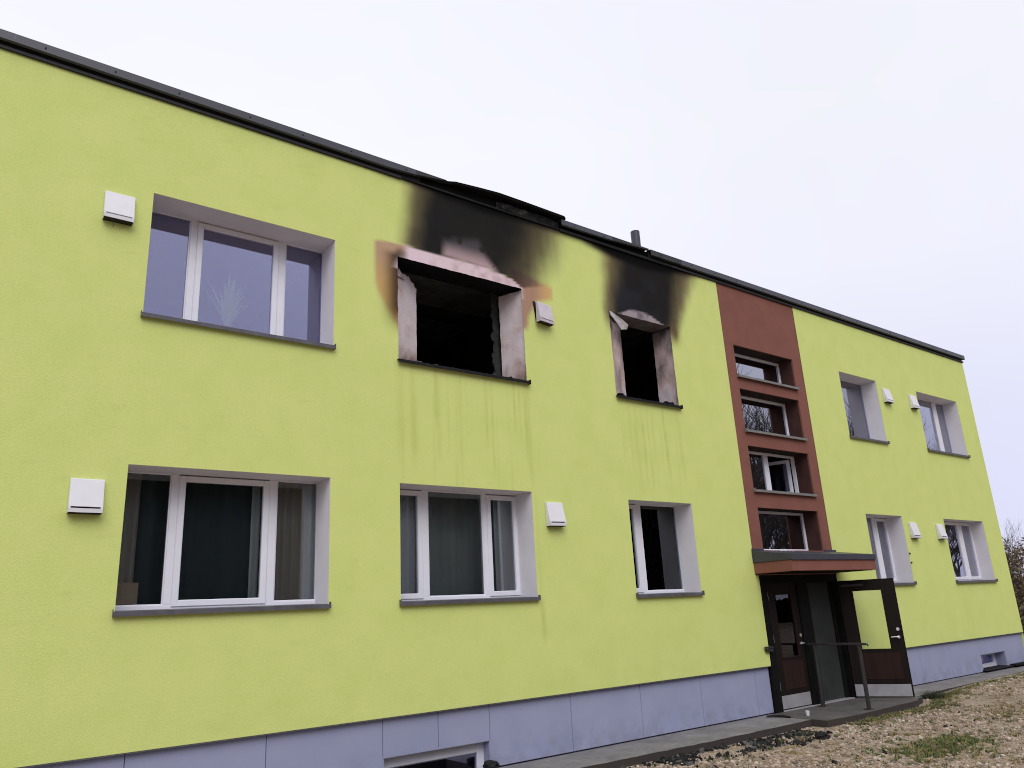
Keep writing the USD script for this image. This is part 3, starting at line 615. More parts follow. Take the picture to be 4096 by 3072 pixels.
pp = tube([[9.07, .5, 7.1], [9.07, .5, 7.885]], .078, 20)
obj('vent_pipe', [pp], M['flash'], B, smooth=40)
obj('vent_pipe', [trimesh.creation.torus(.078, .006)], M['flash'], B) if False else None

# --- vent covers
def vent(x, z, m=None, yaw_=0, off=0, tip=0, label=None):
    w, h, d0, d1 = .268, .305, .030, .088
    V_ = thing('vent_cover', parent=B); cd(V_, label)
    m = m or M['vent']
    fy = lambda zz: -(d1 + (d0 - d1) * (zz - .035) / (h - .035))
    hood = [prism_x([(-.004, .052), (fy(.052), .052), (fy(h - .006), h - .006), (fy(h) + .004, h), (-.004, h)], 0, w),
            prism_x([(-.004, .0), (-d1, .0), (-d1 - .002, .036), (-.004, .036)], 0, w),
            prism_x([(-.006, .03), (-d1 + .003, .03), (fy(.052) + .001, .056), (-.006, .056)], 0, .018), prism_x([(-.006, .03), (-d1 + .003, .03), (fy(.052) + .001, .056), (-.006, .056)], w - .018, w)]
    back = [box(.015, w - .015, -.06, -.002, .028, .06), box(.006, w - .006, -d1 + .008, -.003, -.006, -.0005)]
    for nm, mm, g in (('hood', hood, m), ('slot', back, M['slot'])):
        g_ = trimesh.util.concatenate(mm)
        if yaw_: g_.apply_transform(trimesh.transformations.rotation_matrix(yaw_, [0, 0, 1], [w, 0, 0]))
        if tip: g_.apply_transform(trimesh.transformations.rotation_matrix(tip, [0, 1, 0], [w / 2, 0, h / 2]))
        g_.apply_translation([x, -.001 - off, z]); obj(nm, g_, g, V_)
    return V_
v1 = vent(.905, 5.53, label='vent cover with torn cable ends hanging from it')
obj('cable', [tube([[.98, -.07, 5.53], [.985, -.075, 5.50], [1.0, -.07, 5.46], [.995, -.06, 5.44]], .003, 5), tube([[1.08, -.08, 5.55], [1.09, -.085, 5.53], [1.10, -.08, 5.52]], .003, 5), tube([[1.13, -.07, 5.52], [1.15, -.06, 5.50]], .002, 5)], M['slot'], v1)
vent(.886, 2.672, tip=.006)
vent(6.285, 5.482, M['ventold'], yaw_=.10, off=.006, tip=.03, label='heat-greyed vent cover hanging loose from the wall')
obj('vent_recess', [prism_y([(6.30, 5.50), (6.288, 5.62), (6.272, 5.74), (6.262, 5.80), (6.285, 5.815), (6.33, 5.785), (6.5, 5.77), (6.5, 5.5)], -.0045, -.0025)], M['char'], B, label='burnt hole behind the loose vent cover')
vent(6.262, 2.695, tip=-.010, label='slightly grimy vent cover'); vent(15.62, 5.505, tip=.012); vent(16.74, 5.51, tip=-.008); vent(15.64, 2.695); vent(16.775, 2.695, tip=.009)

# --- plinth panels
PX = [-6.0, -5.76, -4.545, -3.33, -2.115, -.9, .315, 1.53, 2.745, 3.96]
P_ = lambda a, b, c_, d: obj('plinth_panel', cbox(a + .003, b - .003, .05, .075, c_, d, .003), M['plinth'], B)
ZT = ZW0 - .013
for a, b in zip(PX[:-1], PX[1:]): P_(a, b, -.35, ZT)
P_(3.96, 4.624, .287, ZT); P_(4.624, 5.300, .287, ZT)
for a, b in zip([5.30, 6.515, 7.728, 8.931, 10.174], [6.515, 7.728, 8.931, 10.174, 10.53]): P_(a, b, .014, ZT)
for a, b in zip([12.80, 14.0, 15.2, 16.4], [14.0, 15.2, 16.4, 17.70]): P_(a, b, .014, ZT)
P_(17.70, 18.90, .338, ZT); P_(18.90, 19.92, .014, ZT)
obj('plinth_backing', [box(-6, 3.96, .076, .10, -.4, ZT), box(3.96, 5.30, .076, .10, .30, ZT), box(5.31, 10.53, .076, .10, -.4, ZT), box(12.80, 17.69, .076, .10, -.1, ZT), box(17.7, 18.9, .076, .1, .345, ZT), box(18.91, 19.92, .076, .10, -.1, ZT)], M['joint'], B)
def cellar(x0, x1, z0, z1, yf, m):
    W = thing('cellar_window', parent=B)
    obj('reveal', [box(x0 - .02, x0, .053, yf, z0, z1 + .02), box(x1, x1 + .02, .053, yf, z0, z1 + .02), box(x0, x1, .0535, yf, z1, z1 + .02)], M['plinth'], W)
    obj('frame', ring(x0 - .02, x1 + .02, z0 - .02, z1 + .02, (.11, .11, .09, .135 if x0 < 10 else .075), yf, yf + .06), M['upvc'], W)
    obj('pane', box(x0 + .07, x1 - .07, yf + .025, yf + .03, z0 + .05, z1 - .04), M['glass'], W)
    obj('back', [box(x0 - .02, x1 + .02, yf + .5, yf + .52, z0 - .1, z1 + .1), box(x0 - .02, x1 + .02, yf + .065, yf + .5, z1 + .03, z1 + .05), box(x0 - .04, x0 - .021, yf + .065, yf + .5, z0 - .1, z1 + .1), box(x1 + .021, x1 + .04, yf + .065, yf + .5, z0 - .1, z1 + .1)], M['roomdark'], W)
    return W
cellar(3.972, 5.285, -.35, .286, .17, None)
w = cellar(17.72, 18.88, .05, .336, .26, None)
obj('sill', [cbox(17.66, 19.15, -.04, .27, .022, .046, .004)], M['burnt'], w)
obj('cellar_hatch', [cbox(18.95, 19.9, -.10, .03, .03, .07, .006), box(18.97, 19.88, -.07, .02, .0, .03)], M['doorframe'], B, label='dark cover beside the cellar window')

# --- canopy over the entrance
C = thing('canopy', parent=B)
obj('slab', cbox(10.447, 12.853, -.69, .004, 2.052, 2.222, .006), M['red'], C)
obj('flashing', [prism_x([(-.705, 2.224), (-.705, 2.306), (.003, 2.41), (.003, 2.224)], 10.436, 12.864), box(10.436, 12.864, -.711, -.7055, 2.218, 2.232)], M['flash'], C)
obj('upstand', [cbox(10.44, 10.755, -.012, .004, 2.405, 2.446, .002), cbox(12.50, 12.85, -.012, .004, 2.405, 2.440, .002)], M['flash'], C)
obj('soffit', box(10.50, 12.80, -.64, -.002, 2.046, 2.0515), M['doorframe'], C)
obj('sealing_foam', rubble(10.85, 11.6, -.02, .0, 2.412, 16, 33, .008, .02), M['upvc'], C, kind='stuff')

# --- entrance
D = thing('door_frame', parent=B)
obj('jamb', cbox(10.535, 10.715, .006, .16, .0, 2.045, .004), M['doorframe'], D)
obj('jamb', cbox(12.70, 12.785, .002, .16, .0, 2.045, .004), M['doorframe'], D)
obj('mullion', cbox(11.535, 11.84, .012, .16, .0, 1.90, .004), M['doorframe'], D)
obj('transom', cbox(10.714, 12.701, .010, .16, 1.90, 2.045, .004), M['doorframe'], D)
obj('threshold', cbox(10.714, 12.701, -.005, .16, .001, .018, .003), M['steel'], D)
def leaf_mesh(w, t=.045, z0=.025, z1=1.905, g=(.206, .675, .76, 1.735)):
    a, b, c_, d = g
    stile = [cbox(0, a, 0, t, z0, z1, .004), cbox(b, w, 0, t, z0, z1, .004), cbox(a - .001, b + .001, .0005, t - .0005, d, z1, .004), cbox(a - .001, b + .001, .0005, t - .0005, z0, c_, .004)]
    panel = [cbox(.16, w - .10, -.004, .0, .30, c_ - .05, .002)]
    bead = ring(a, b, c_, d, (.014,) * 4, -.004, t + .004, .003)
    pane = [box(a + .008, b - .008, t / 2 - .003, t / 2 + .003, c_ + .008, d - .008)]
    return stile, panel, bead, pane
def handle_mesh(x, z, y=-.0, dirn=-1):
    rose = trimesh.creation.cylinder(radius=.024, height=.010, sections=16); rose.apply_transform(trimesh.transformations.rotation_matrix(math.pi / 2, [1, 0, 0])); rose.apply_translation([x, y - .005, z])
    return [rose, tube([[x, y - .005, z], [x, y - .05, z]], .009, 8), tube([[x, y - .05, z], [x + dirn * .055, y - .052, z + .004], [x + dirn * .115, y - .048, z]], .010, 8)]
def lock_mesh(x, z, y=0):
    rose = trimesh.creation.cylinder(radius=.026, height=.012, sections=16); rose.apply_transform(trimesh.transformations.rotation_matrix(math.pi / 2, [1, 0, 0])); rose.apply_translation([x, y - .006, z])
    return [rose, box(x - .012, x + .012, y - .022, y - .012, z - .004, z + .004)]
def door(T, w, kick, hand, dirn, g, dirk=None, label=None, pane=None):
    st, pn, bd, ga = leaf_mesh(w, g=g)
    R = thing('door', parent=B); cd(R, label)
    def put(nm, mm, mt, sm=False):
        q = trimesh.util.concatenate(mm); q.apply_transform(T); obj(nm, q, mt, R, smooth=sm)
    put('leaf', st, M['door']); put('panel', pn, M['doorpanel']); put('glazing_bead', bd, M['doorpanel']); put('pane', ga, pane or M['doorglass'])
    put('kick_plate', [box(kick[0], kick[1], -.003, -.0005, .035, .222), ], M['steel'])
    put('handle', handle_mesh(hand, .955, 0, dirn), M['chrome'], 40); put('lock', lock_mesh(hand + .005, 1.080), M['chrome'], 40)
    return R, put
T1 = trimesh.transformations.translation_matrix([10.718, .035, 0])
R1, put1 = door(T1, .815, (.03, .785), .745, -1, (.19, .665, .76, 1.735), label='closed left entrance leaf', pane=M['doorglass2'])
for zz in (.36, 1.06, 1.70):
    put1('hinge', [tube([[.006, -.012, zz - .06], [.006, -.012, zz + .06]], .010, 8)], M['steel'], 40)
T2 = trimesh.transformations.translation_matrix([12.705, -.02, 0]) @ trimesh.transformations.rotation_matrix(math.radians(-63.1), [0, 0, 1])
R2, put2 = door(T2, .886, (.012, .86), .808, -1, (.206, .675, .76, 1.735), label='right entrance leaf standing wide open')
put2('kick_plate', [box(.012, .86, .0455, .048, .035, .222)], M['steel'])
put2('closer_arm', [box(.05, .40, -.03, -.005, 1.80, 1.84)], M['rail'])
I_ = thing('inner_door', parent=B)
obj('leaf', cbox(11.84, 12.70, .115, .155, .012, 1.90, .004), M['innerdoor'], I_)
obj('edge_strip', cbox(12.60, 12.70, .09, .114, .012, 1.90, .004), M['doorframe'], I_)
obj('hall', [box(10.6, 12.75, .9, .95, 0, 2.1), box(10.55, 10.6, .17, .9, 0, 2.1), box(12.75, 12.8, .17, .9, 0, 2.1), box(10.6, 12.75, .17, .9, 2.06, 2.1), box(10.6, 12.75, .17, .9, -.03, .0)], M['roomdark'], B)
obj('wall_bracket', [cbox(10.40, 10.60, -.05, -.022, .935, .965, .003), cbox(10.44, 10.60, -.045, -.001, .885, .930, .004)], M['rail'], B, label='short black rail stub beside the door')
obj('wall_hook', [tube([[15.434, -.02, 2.372], [15.444, -.03, 2.386], [15.45, -.01, 2.40]], .012, 6)], M['slot'], B)
obj('wall_hook', [tube([[15.434, -.02, 2.20], [15.444, -.03, 2.212], [15.45, -.01, 2.225]], .012, 6)], M['slot'], B)

# ------------------------------------------------------------------ ground, apron, platform
def gz(x, y):
    x, y = np.asarray(x, float), np.asarray(y, float)
    base = -.09 + .085 * ss(12.6, 16.0, x) + .0 * y
    far = ss(-3.0, -9.0, y) * .05
    n = meshkit.fbm(np.stack([x * .9, y * .9, np.zeros_like(x)], -1), 3, 4) - .5
    near = ss(-1.2, -2.2, y)
    return base - far + n * .07 * (0.25 + .75 * near) - .015 * ss(16, 22, x)
def grid(xs, ys):
    X, Y = np.meshgrid(xs, ys, indexing='ij'); n = len(ys)
    I = (np.arange(len(xs) - 1)[:, None] * n + np.arange(n - 1)[None, :]).ravel()
    return X, Y, np.concatenate([np.stack([I, I + n, I + n + 1], 1), np.stack([I, I + n + 1, I + 1], 1)])
xs = np.concatenate([-np.geomspace(300, 6, 24), np.arange(-5, 26, .12), np.geomspace(26.2, 400, 30)])
ys = np.concatenate([-np.geomspace(300, 9, 24), np.arange(-8.8, .3, .10), np.geomspace(.45, 400, 26)])
X, Y, F = grid(xs, ys); Zg = gz(X, Y)
Zg = np.where((X > 3.9) & (X < 5.35) & (Y > -.62), -.62, Zg)
soil = usdkit.material(stage, '/World/Looks/gravel_soil', {
    'g': ('geometry', {}), 's': ('separate_xyz', {}),
    'n': ('noise_texture', {'scale': 1.1, 'detail': 6.0, 'roughness': 0.65}), 'n2': ('noise_texture', {'scale': 24.0, 'detail': 4.0, 'roughness': 0.7}),
    'r': ('rgb_ramp', {'ramp': [(0.32, (0.17, 0.13, 0.09)), (0.5, (0.28, 0.22, 0.165)), (0.68, (0.36, 0.295, 0.24))]}),
    'r2': ('rgb_ramp', {'ramp': [(0.3, (0.62,) * 3), (0.7, (1.25,) * 3)]}), 'm': ('mix_color', {'blend_type': 'multiply', 'fac': 1.0, 'use_clamp': False}),
    'fx': ('map_range', {'from_min': 24.0, 'from_max': 27.0, 'to_min': 0.0, 'to_max': 1.0, 'clamp': True}),
    'fy': ('map_range', {'from_min': -7.0, 'from_max': -4.0, 'to_min': 0.0, 'to_max': 1.0, 'clamp': True}), 'fm': ('math', {'math_type': 'multiply'}), 'mg': ('mix_color', {'blend_type': 'mix', 'b': (0.085, 0.135, 0.028), 'use_clamp': False}),
    'b': ('bump', {'strength': 0.7, 'distance': 0.02}), 'p': ('principled_bsdf', {'roughness': 0.95, 'specular_ior_level': 0.15})},
    [('g.position', 's.vector'), ('g.position', 'n.vector'), ('g.position', 'n2.vector'), ('n.fac', 'r.fac'), ('n2.fac', 'r2.fac'), ('r.color', 'm.a'), ('r2.color', 'm.b'), ('s.x', 'fx.value'), ('fx.result', 'fm.value1'), ('s.y', 'fy.value'), ('fy.result', 'fm.value2'), ('fm.value', 'mg.fac'),
     ('m.result', 'mg.a'), ('mg.result', 'p.base_color'), ('n2.fac', 'b.height'), ('b.normal', 'p.normal')], surface='p.BSDF')
obj('ground', (np.stack([X.ravel(), Y.ravel(), Zg.ravel()], 1), F), soil, kind='structure', smooth=True)
def slab(pts, z0, z1, seed, rough=.008):
    """slab with slightly worn, uneven front edges"""
    out = []; r = np.random.default_rng(seed)
    P = []
    for i in range(len(pts)):
        a, b = np.array(pts[i], float), np.array(pts[(i + 1) % len(pts)], float); n = max(1, int(np.linalg.norm(b - a) / .12))
        for k in range(n):
            q = a + (b - a) * k / n
            P.append(q + (r.normal(0, rough, 2) if (q[1] < -.3 and 0 < k) else 0))
    poly = Polygon(P)
    m = trimesh.creation.extrude_polygon(poly, z1 - z0, engine='earcut'); m.apply_translation([0, 0, z0]); return m
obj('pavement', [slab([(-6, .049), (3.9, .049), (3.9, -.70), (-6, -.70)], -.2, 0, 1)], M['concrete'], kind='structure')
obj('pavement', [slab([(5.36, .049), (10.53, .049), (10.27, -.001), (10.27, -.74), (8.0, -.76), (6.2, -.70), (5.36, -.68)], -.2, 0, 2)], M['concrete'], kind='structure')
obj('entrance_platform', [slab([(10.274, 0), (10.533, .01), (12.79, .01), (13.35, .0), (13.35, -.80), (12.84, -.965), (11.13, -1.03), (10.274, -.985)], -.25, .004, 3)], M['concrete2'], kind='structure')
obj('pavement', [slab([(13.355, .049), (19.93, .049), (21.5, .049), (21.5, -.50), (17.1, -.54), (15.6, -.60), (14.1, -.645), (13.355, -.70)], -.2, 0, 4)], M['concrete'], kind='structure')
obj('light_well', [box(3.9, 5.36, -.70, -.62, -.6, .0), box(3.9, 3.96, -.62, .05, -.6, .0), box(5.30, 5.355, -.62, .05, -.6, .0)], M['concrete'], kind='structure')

# handrail between the two doors
hr = thing('handrail', 'black steel handrail on two posts between the entrance doors', 'handrail', (11.56, 0, .004))
for y in (-.125, -.885):
    obj('post', [tube([[0, y, 0], [0, y, .925]], .030, 12)], M['rail'], hr, smooth=40)
    obj('foot_plate', cbox(-.07, .07, y - .05, y + .05, 0, .010, .003), M['rail'], hr)
obj('rail', [cbox(-.028, .028, -1.0, -.02, .915, .948, .006), tube([[0, -1.0, .935], [0, -1.03, .928], [0, -1.035, .90]], .012, 8)], M['rail'], hr)

# ------------------------------------------------------------------ things in the windows
def curtain(x0, x1, z0, z1, y, m, amp=.02, wl=.09, label='', name='curtain', seed=0):
    n = max(8, int((x1 - x0) / .012)); xx = np.linspace(x0, x1, n)
    r = np.random.default_rng(seed); ph = np.cumsum(r.normal(1, .35, n)) * (x1 - x0) / n / wl * 2 * math.pi
    yy = amp * np.sin(ph)
    V = []
    for i in range(n):
        for zz in np.linspace(z0, z1, 6):
            V.append([xx[i], y + yy[i] * (1 + .25 * math.sin(zz * 3)), zz])
    V = np.array(V); F = []
    for i in range(n - 1):
        for k in range(5):
            a = i * 6 + k; F += [[a, a + 6, a + 7], [a, a + 7, a + 1]]
    return obj(name, (V, np.array(F)), m, label=label, cat='curtain', smooth=True)
yl = .46
curtain(1.0, 1.56, 1.9, 3.3, yl + .03, M['curt_brown'], label='brown curtain gathered at the left edge of the lower left window', seed=1)
curtain(2.86, 3.24, 1.9, 3.3, yl + .03, M['curt_brown'], label='brown curtain behind the right pane of the lower left window', seed=2)
curtain(3.22, 3.40, 1.9, 3.3, yl + .02, M['curt_grey'], label='grey curtain strip at the right edge of the lower left window', seed=3)
curtain(2.66, 2.75, 1.9, 3.3, yl + .05, M['curt_grey'], label='narrow grey curtain beside the middle pane of the lower left window', seed=4)
curtain(1.50, 2.70, 1.9, 3.3, yl + .12, M['curt_blue'], amp=.016, wl=.24, label='dark blue curtain drawn across the lower left window', seed=5)
obj('cardboard', cbox(1.25, 1.60, .445, .455, 1.84, 2.10, .002), M['card'], label='brown cardboard piece standing in the lower left window corner', cat='cardboard')
curtain(4.2, 4.66, 1.9, 3.3, yl + .02, M['curt_sheer'], label='pale sheer curtain in the left light of the window under the large burnt opening', seed=6)
curtain(5.80, 5.92, 1.9, 3.3, yl + .03, M['curt_grey'], label='grey curtain strip in the right light of the window under the large burnt opening', seed=7)
curtain(4.7, 6.2, 1.9, 3.3, yl + .20, M['curt_green'], amp=.012, wl=.3, label='dim grey-green curtain behind the middle pane under the large burnt opening', seed=8)
curtain(8.72, 9.16, 1.85, 3.3, yl + .02, M['curt_grey'], label='grey net curtain in the window under the small burnt opening', seed=9)
curtain(7.9, 9.5, 1.85, 3.3, yl + .22, M['curt_blue'], amp=.012, wl=.3, label='dark curtain further inside the window under the small burnt opening', seed=14)
curtain(14.0, 15.5, 1.85, 2.55, yl + .02, M['curt_grey'], label='grey half-height net curtain in the ground floor window behind the open door', seed=10)
curtain(17.2, 18.6, 1.85, 3.2, yl, M['curt_grey'], label='grey net curtain in the rightmost ground floor window', seed=11)
curtain(14.5, 15.5, 4.6, 6.2, yl, M['curt_grey'], label='grey net curtain in the upper window right of the red strip', seed=12)
curtain(17.2, 19.1, 4.6, 6.2, yl, M['curt_grey'], label='grey net curtain in the rightmost upper window', seed=13)
pl_ = thing('potted_plant', 'spiky pale green potted plant behind the upper left window', 'plant', (2.29, .515, 4.66))
prof = [(0, 0), (.06, 0), (.085, .16), (.09, .165), (.075, .165), (.07, .15), (0, .15)]
obj('pot', trimesh.creation.revolve(prof, sections=24), M['pot'], pl_, smooth=30)
lv = []
r_ = np.random.default_rng(12)
for i in range(26):
    a = r_.uniform(0, 2 * math.pi); L = r_.uniform(.35, .72) * (1.15 if i == 0 else 1); sp = r_.uniform(.05, .30) if i else .02
    w = r_.uniform(.026, .044); pts = []
    for t in np.linspace(0, 1, 8):
        pts.append([math.cos(a) * sp * t ** 1.4, math.sin(a) * sp * .30 * t ** 1.4, .14 + L * t * (1 - .12 * t)])
    pts = np.array(pts); side = np.array([-math.sin(a), math.cos(a), 0]) if abs(math.sin(a)) > .5 else np.array([.8, .6, 0])
    V = []; F = []
    for k, q in enumerate(pts):
        t = k / 7; ww = w * (1 - t) ** .7 * (0.7 + t); V += [q - side * ww, q + side * ww]
    for k in range(7): F += [[2 * k, 2 * k + 1, 2 * k + 3], [2 * k, 2 * k + 3, 2 * k + 2]]
    obj('leaf', (np.array(V), np.array(F)), M['leafpale'], pl_)

# ------------------------------------------------------------------ loose things on the ground
def lump(name, label, cat, x, y, z, s, seed, m, squash=(1, 1, .7), group=None):
    r = np.random.default_rng(seed); q = trimesh.creation.icosphere(subdivisions=2, radius=1)
    v = np.array(q.vertices); v *= (1 + .55 * (meshkit.fbm(v * 1.7 + seed, 3) - .5) * 2)[:, None]
    q.vertices = v * s * np.array(squash); q.apply_transform(trimesh.transformations.rotation_matrix(r.uniform(0, 6.28), [0, 0, 1])); q.apply_translation([x, y, z + s * squash[2] * .6])
    return obj(name, q, m, label=label, cat=cat, group=group)
lump('charred_lump', 'black charred lump on the ledge at the right corner of the left cellar window', 'debris', 5.28, .02, .0, .075, 41, M['char'], (1.2, .8, .75))
lump('charred_lump', 'black charred lump lying alone on the gravel in front of the entrance platform', 'debris', 9.42, -1.43, -.09, .085, 42, M['char'])
lump('charred_lump', 'flat black charred flake on the gravel near the lone lump', 'debris', 8.93, -1.42, -.09, .085, 43, M['char'], (1.4, .8, .35))
arc = [[10.13 + .10 * t + .05 * math.sin(t * 3), -.10 - .32 * t, .006 + .012 * math.sin(t * math.pi)] for t in np.linspace(0, 1, 9)]
obj('charred_strip', [tube(arc, .022, 6)], M['char'], label='thin curved black strip lying on the concrete by the left door', cat='debris')
cup = trimesh.creation.revolve([(0, 0), (.022, 0), (.03, .065), (.027, .065), (.02, .004), (0, .004)], sections=18); cup.apply_translation([10.56, -.50, .004])
obj('cup', cup, M['vent'], label='small white cup standing on the entrance platform', cat='cup', smooth=30)

def instancer(name, protos, pos, scale, ori, idx, label, cat=None, m=None, kind='stuff'):
    p = '/World/' + numbered('/World', name)
    pi = UsdGeom.PointInstancer.Define(stage, p); paths = []
    for i, (g, mm) in enumerate(protos):
        q = usdkit.mesh(stage, f'{p}/prototypes/{name}_piece_{i:03d}', g, mm); paths.append(q.GetPath())
    UsdGeom.Scope.Define(stage, p + '/prototypes')
    pi.CreatePrototypesRel().SetTargets(paths)
    pi.CreatePositionsAttr(Vt.Vec3fArray.FromNumpy(np.asarray(pos, np.float32)))
    pi.CreateScalesAttr(Vt.Vec3fArray.FromNumpy(np.asarray(scale, np.float32)))
    pi.CreateProtoIndicesAttr(Vt.IntArray.FromNumpy(np.asarray(idx, np.int32)))
    pi.CreateOrientationsAttr(Vt.QuathArray([Gf.Quath(float(a), float(b), float(c), float(d)) for a, b, c, d in ori]))
    return cd(pi.GetPrim(), label, cat, None, kind)
def zrot(n, r):
    a = r.uniform(0, 2 * math.pi, n); return np.stack([np.cos(a / 2), 0 * a, 0 * a, np.sin(a / 2)], 1)
def anyrot(n, r):
    q = r.normal(size=(n, 4)); return q / np.linalg.norm(q, axis=1, keepdims=True)
# gravel stones
STONE = [(0.37, 0.29, 0.225), (0.44, 0.375, 0.31), (0.26, 0.195, 0.145), (0.37, 0.275, 0.235), (0.16, 0.13, 0.105), (0.52, 0.47, 0.42), (0.33, 0.25, 0.18)]
pr = []
for i, c_ in enumerate(STONE):
    q = trimesh.creation.icosphere(subdivisions=1, radius=1); r = np.random.default_rng(60 + i)
    v = np.array(q.vertices); v *= (1 + .35 * (meshkit.noise(v * 1.5 + i * 7) - .5) * 2)[:, None]; q.vertices = v * [1.0, .8, .55]
    pr.append((q, mat(f'stone_{["tan","pale","brown","pink","dark","white","sand"][i]}', c_, .9, nscale=9, namt=.15, spec=.2)))
r = np.random.default_rng(61)
NS = 80000
gx = 5.4 + 17 * r.random(NS) ** 1.15; gy = -.62 - 6.2 * r.random(NS) ** 1.2
pave = (gy > -.80) & (gx < 10.35) | (gy > -1.06) & (gx > 10.2) & (gx < 13.4) | (gy > -.66) & (gx > 13.3) & (gx < 16) | (gy > -.58)
dens = meshkit.fbm(np.stack([gx * .8, gy * .8, 0 * gx], -1), 3, 8)
bare = ((gx - 9.75) / 1.1) ** 2 + ((gy + 2.75) / .42) ** 2 < 1
keep = ~pave & (r.random(NS) < np.clip(.55 + 2.2 * (dens - .42), .12, 1)) & ~(bare & (r.random(NS) < .65))
gx, gy = gx[keep], gy[keep]; n = len(gx)
sz = np.exp(r.normal(math.log(.0115), .45, n)).clip(.005, .036)
instancer('gravel', pr, np.stack([gx, gy, gz(gx, gy) + sz * .15], 1), np.stack([sz, sz, sz], 1), zrot(n, r), r.choice(len(pr), n, p=[.22, .10, .22, .13, .15, .03, .15]), 'beige gravel stones strewn over the yard in front of the building', 'gravel')
# charred crumbs along the apron
NC = 3000
cx_ = 7.0 + 2.8 * r.random(NC); cy_ = -.79 - np.abs(r.normal(0, .24, NC)) - .06 * (cx_ > 8)
w_ = meshkit.fbm(np.stack([cx_ * 3, cy_ * 4, 0 * cx_], -1), 3, 5) > .44
cx_, cy_ = cx_[w_], cy_[w_]
ex, ey = r.uniform(5.8, 7.4, 120), -.78 - np.abs(r.normal(0, .12, 120)); fx_, fy_ = r.uniform(7, 13, 90), r.uniform(-3, -1.1, 90)
cx_ = np.concatenate([cx_, ex, fx_]); cy_ = np.concatenate([cy_, ey, fy_]); n = len(cx_)
cs_ = np.exp(r.normal(math.log(.0125), .5, n)).clip(.006, .05)
ch = []
for i in range(3):
    q = trimesh.creation.icosphere(subdivisions=0, radius=1); q.vertices = np.array(q.vertices) * (1 + np.random.default_rng(80 + i).normal(0, .3, (12, 1))) * [1.3, .8, .5]; ch.append((q, [M['char'], M['char'], M['ash']][i]))
instancer('charred_debris', ch, np.stack([cx_, cy_, gz(cx_, cy_) + cs_ * .35], 1), np.stack([cs_] * 3, 1), anyrot(n, r), r.choice(3, n, p=[.45, .38, .17]), 'black charred crumbs scattered on the gravel along the concrete apron', 'debris')
# grass
def tuft(nb, h, spread, seed):
    r = np.random.default_rng(seed); V = []; F = []
    for b in range(nb):
        a = r.uniform(0, 2 * math.pi); hh = h * r.uniform(.5, 1.1); o = r.normal(0, spread * .4, 2); s = r.uniform(.3, 1) * spread; w = .004 + .003 * r.random()
        d = np.array([math.cos(a), math.sin(a), 0]); sd_ = np.array([-d[1], d[0], 0]); k0 = len(V)
        for t in (0, .5, 1):
            p_ = np.array([o[0], o[1], 0]) + d * s * t ** 1.6 + np.array([0, 0, hh * t * (1 - .25 * t)])
            V += [p_ - sd_ * w * (1 - t * .9), p_ + sd_ * w * (1 - t * .9)]
        F += [[k0, k0 + 1, k0 + 3], [k0, k0 + 3, k0 + 2], [k0 + 2, k0 + 3, k0 + 5], [k0 + 2, k0 + 5, k0 + 4]]
    return (np.array(V), np.array(F))
GR = [mat('grass_green', (.075, .105, .022), .8, nscale=3, namt=.3), mat('grass_olive', (.14, .135, .04), .8, nscale=3, namt=.3), mat('grass_straw', (.27, .20, .09), .8, nscale=3, namt=.3)]
gp = [(tuft(14, .055, .05, 90 + i), GR[i % 3]) for i in range(6)]
P = []
def patch(n, cx, cy, sx_, sy_, w):
    for _ in range(n):
        P.append((r.normal(cx, sx_), r.normal(cy, sy_), w))
patch(420, 9.75, -2.72, .55, .22, (.6, .3, .1)); patch(120, 9.2, -3.1, .5, .25, (.2, .4, .4)); patch(70, 12.8, -2.2, .5, .15, (.1, .3, .6))
for _ in range(520):
    x = r.uniform(10.6, 14.4); P.append((x, -1.06 - abs(r.normal(0, .16)) + .33 * ss(12.8, 14.2, x), (.35, .45, .2)))
for _ in range(420):
    x = r.uniform(14.2, 20.5); P.append((x, -.70 - abs(r.normal(0, .16)), (.3, .5, .2)))
for _ in range(1700):
    P.append((r.uniform(7, 20), -1.1 - 4.5 * r.random(), (.12, .33, .55)))
for _ in range(60):
    P.append((r.uniform(8.8, 9.9), -1.0 - abs(r.normal(0, .18)), (.3, .5, .2)))
gpos = np.array([[a, b, 0] for a, b, _ in P]); gpos[:, 2] = gz(gpos[:, 0], gpos[:, 1]) - .004
ok = ~((gpos[:, 1] > -.66) | ((gpos[:, 1] > -1.06) & (gpos[:, 0] > 10.2) & (gpos[:, 0] < 13.2)))
kind = np.array([r.choice(3, p=w) for _, _, w in P]); gi = kind + 3 * r.integers(0, 2, len(P))
s_ = r.uniform(.45, 1.25, len(P)); gpos, gi, s_ = gpos[ok], gi[ok], s_[ok]
instancer('grass', gp, gpos, np.stack([s_] * 3, 1), zrot(len(gpos), r), gi, 'sparse low grass and weeds growing through the gravel', 'grass')
tf = obj('grass_tuft', tuft(240, .17, .20, 101), mat('dark_grass', (.022, .034, .012), .8), label='dark green grass tuft at the corner of the apron beside the open door', cat='grass tuft')
UsdGeom.Xformable(tf).AddTranslateOp().Set(Gf.Vec3d(13.75, -.78, float(gz(13.75, -.78))))

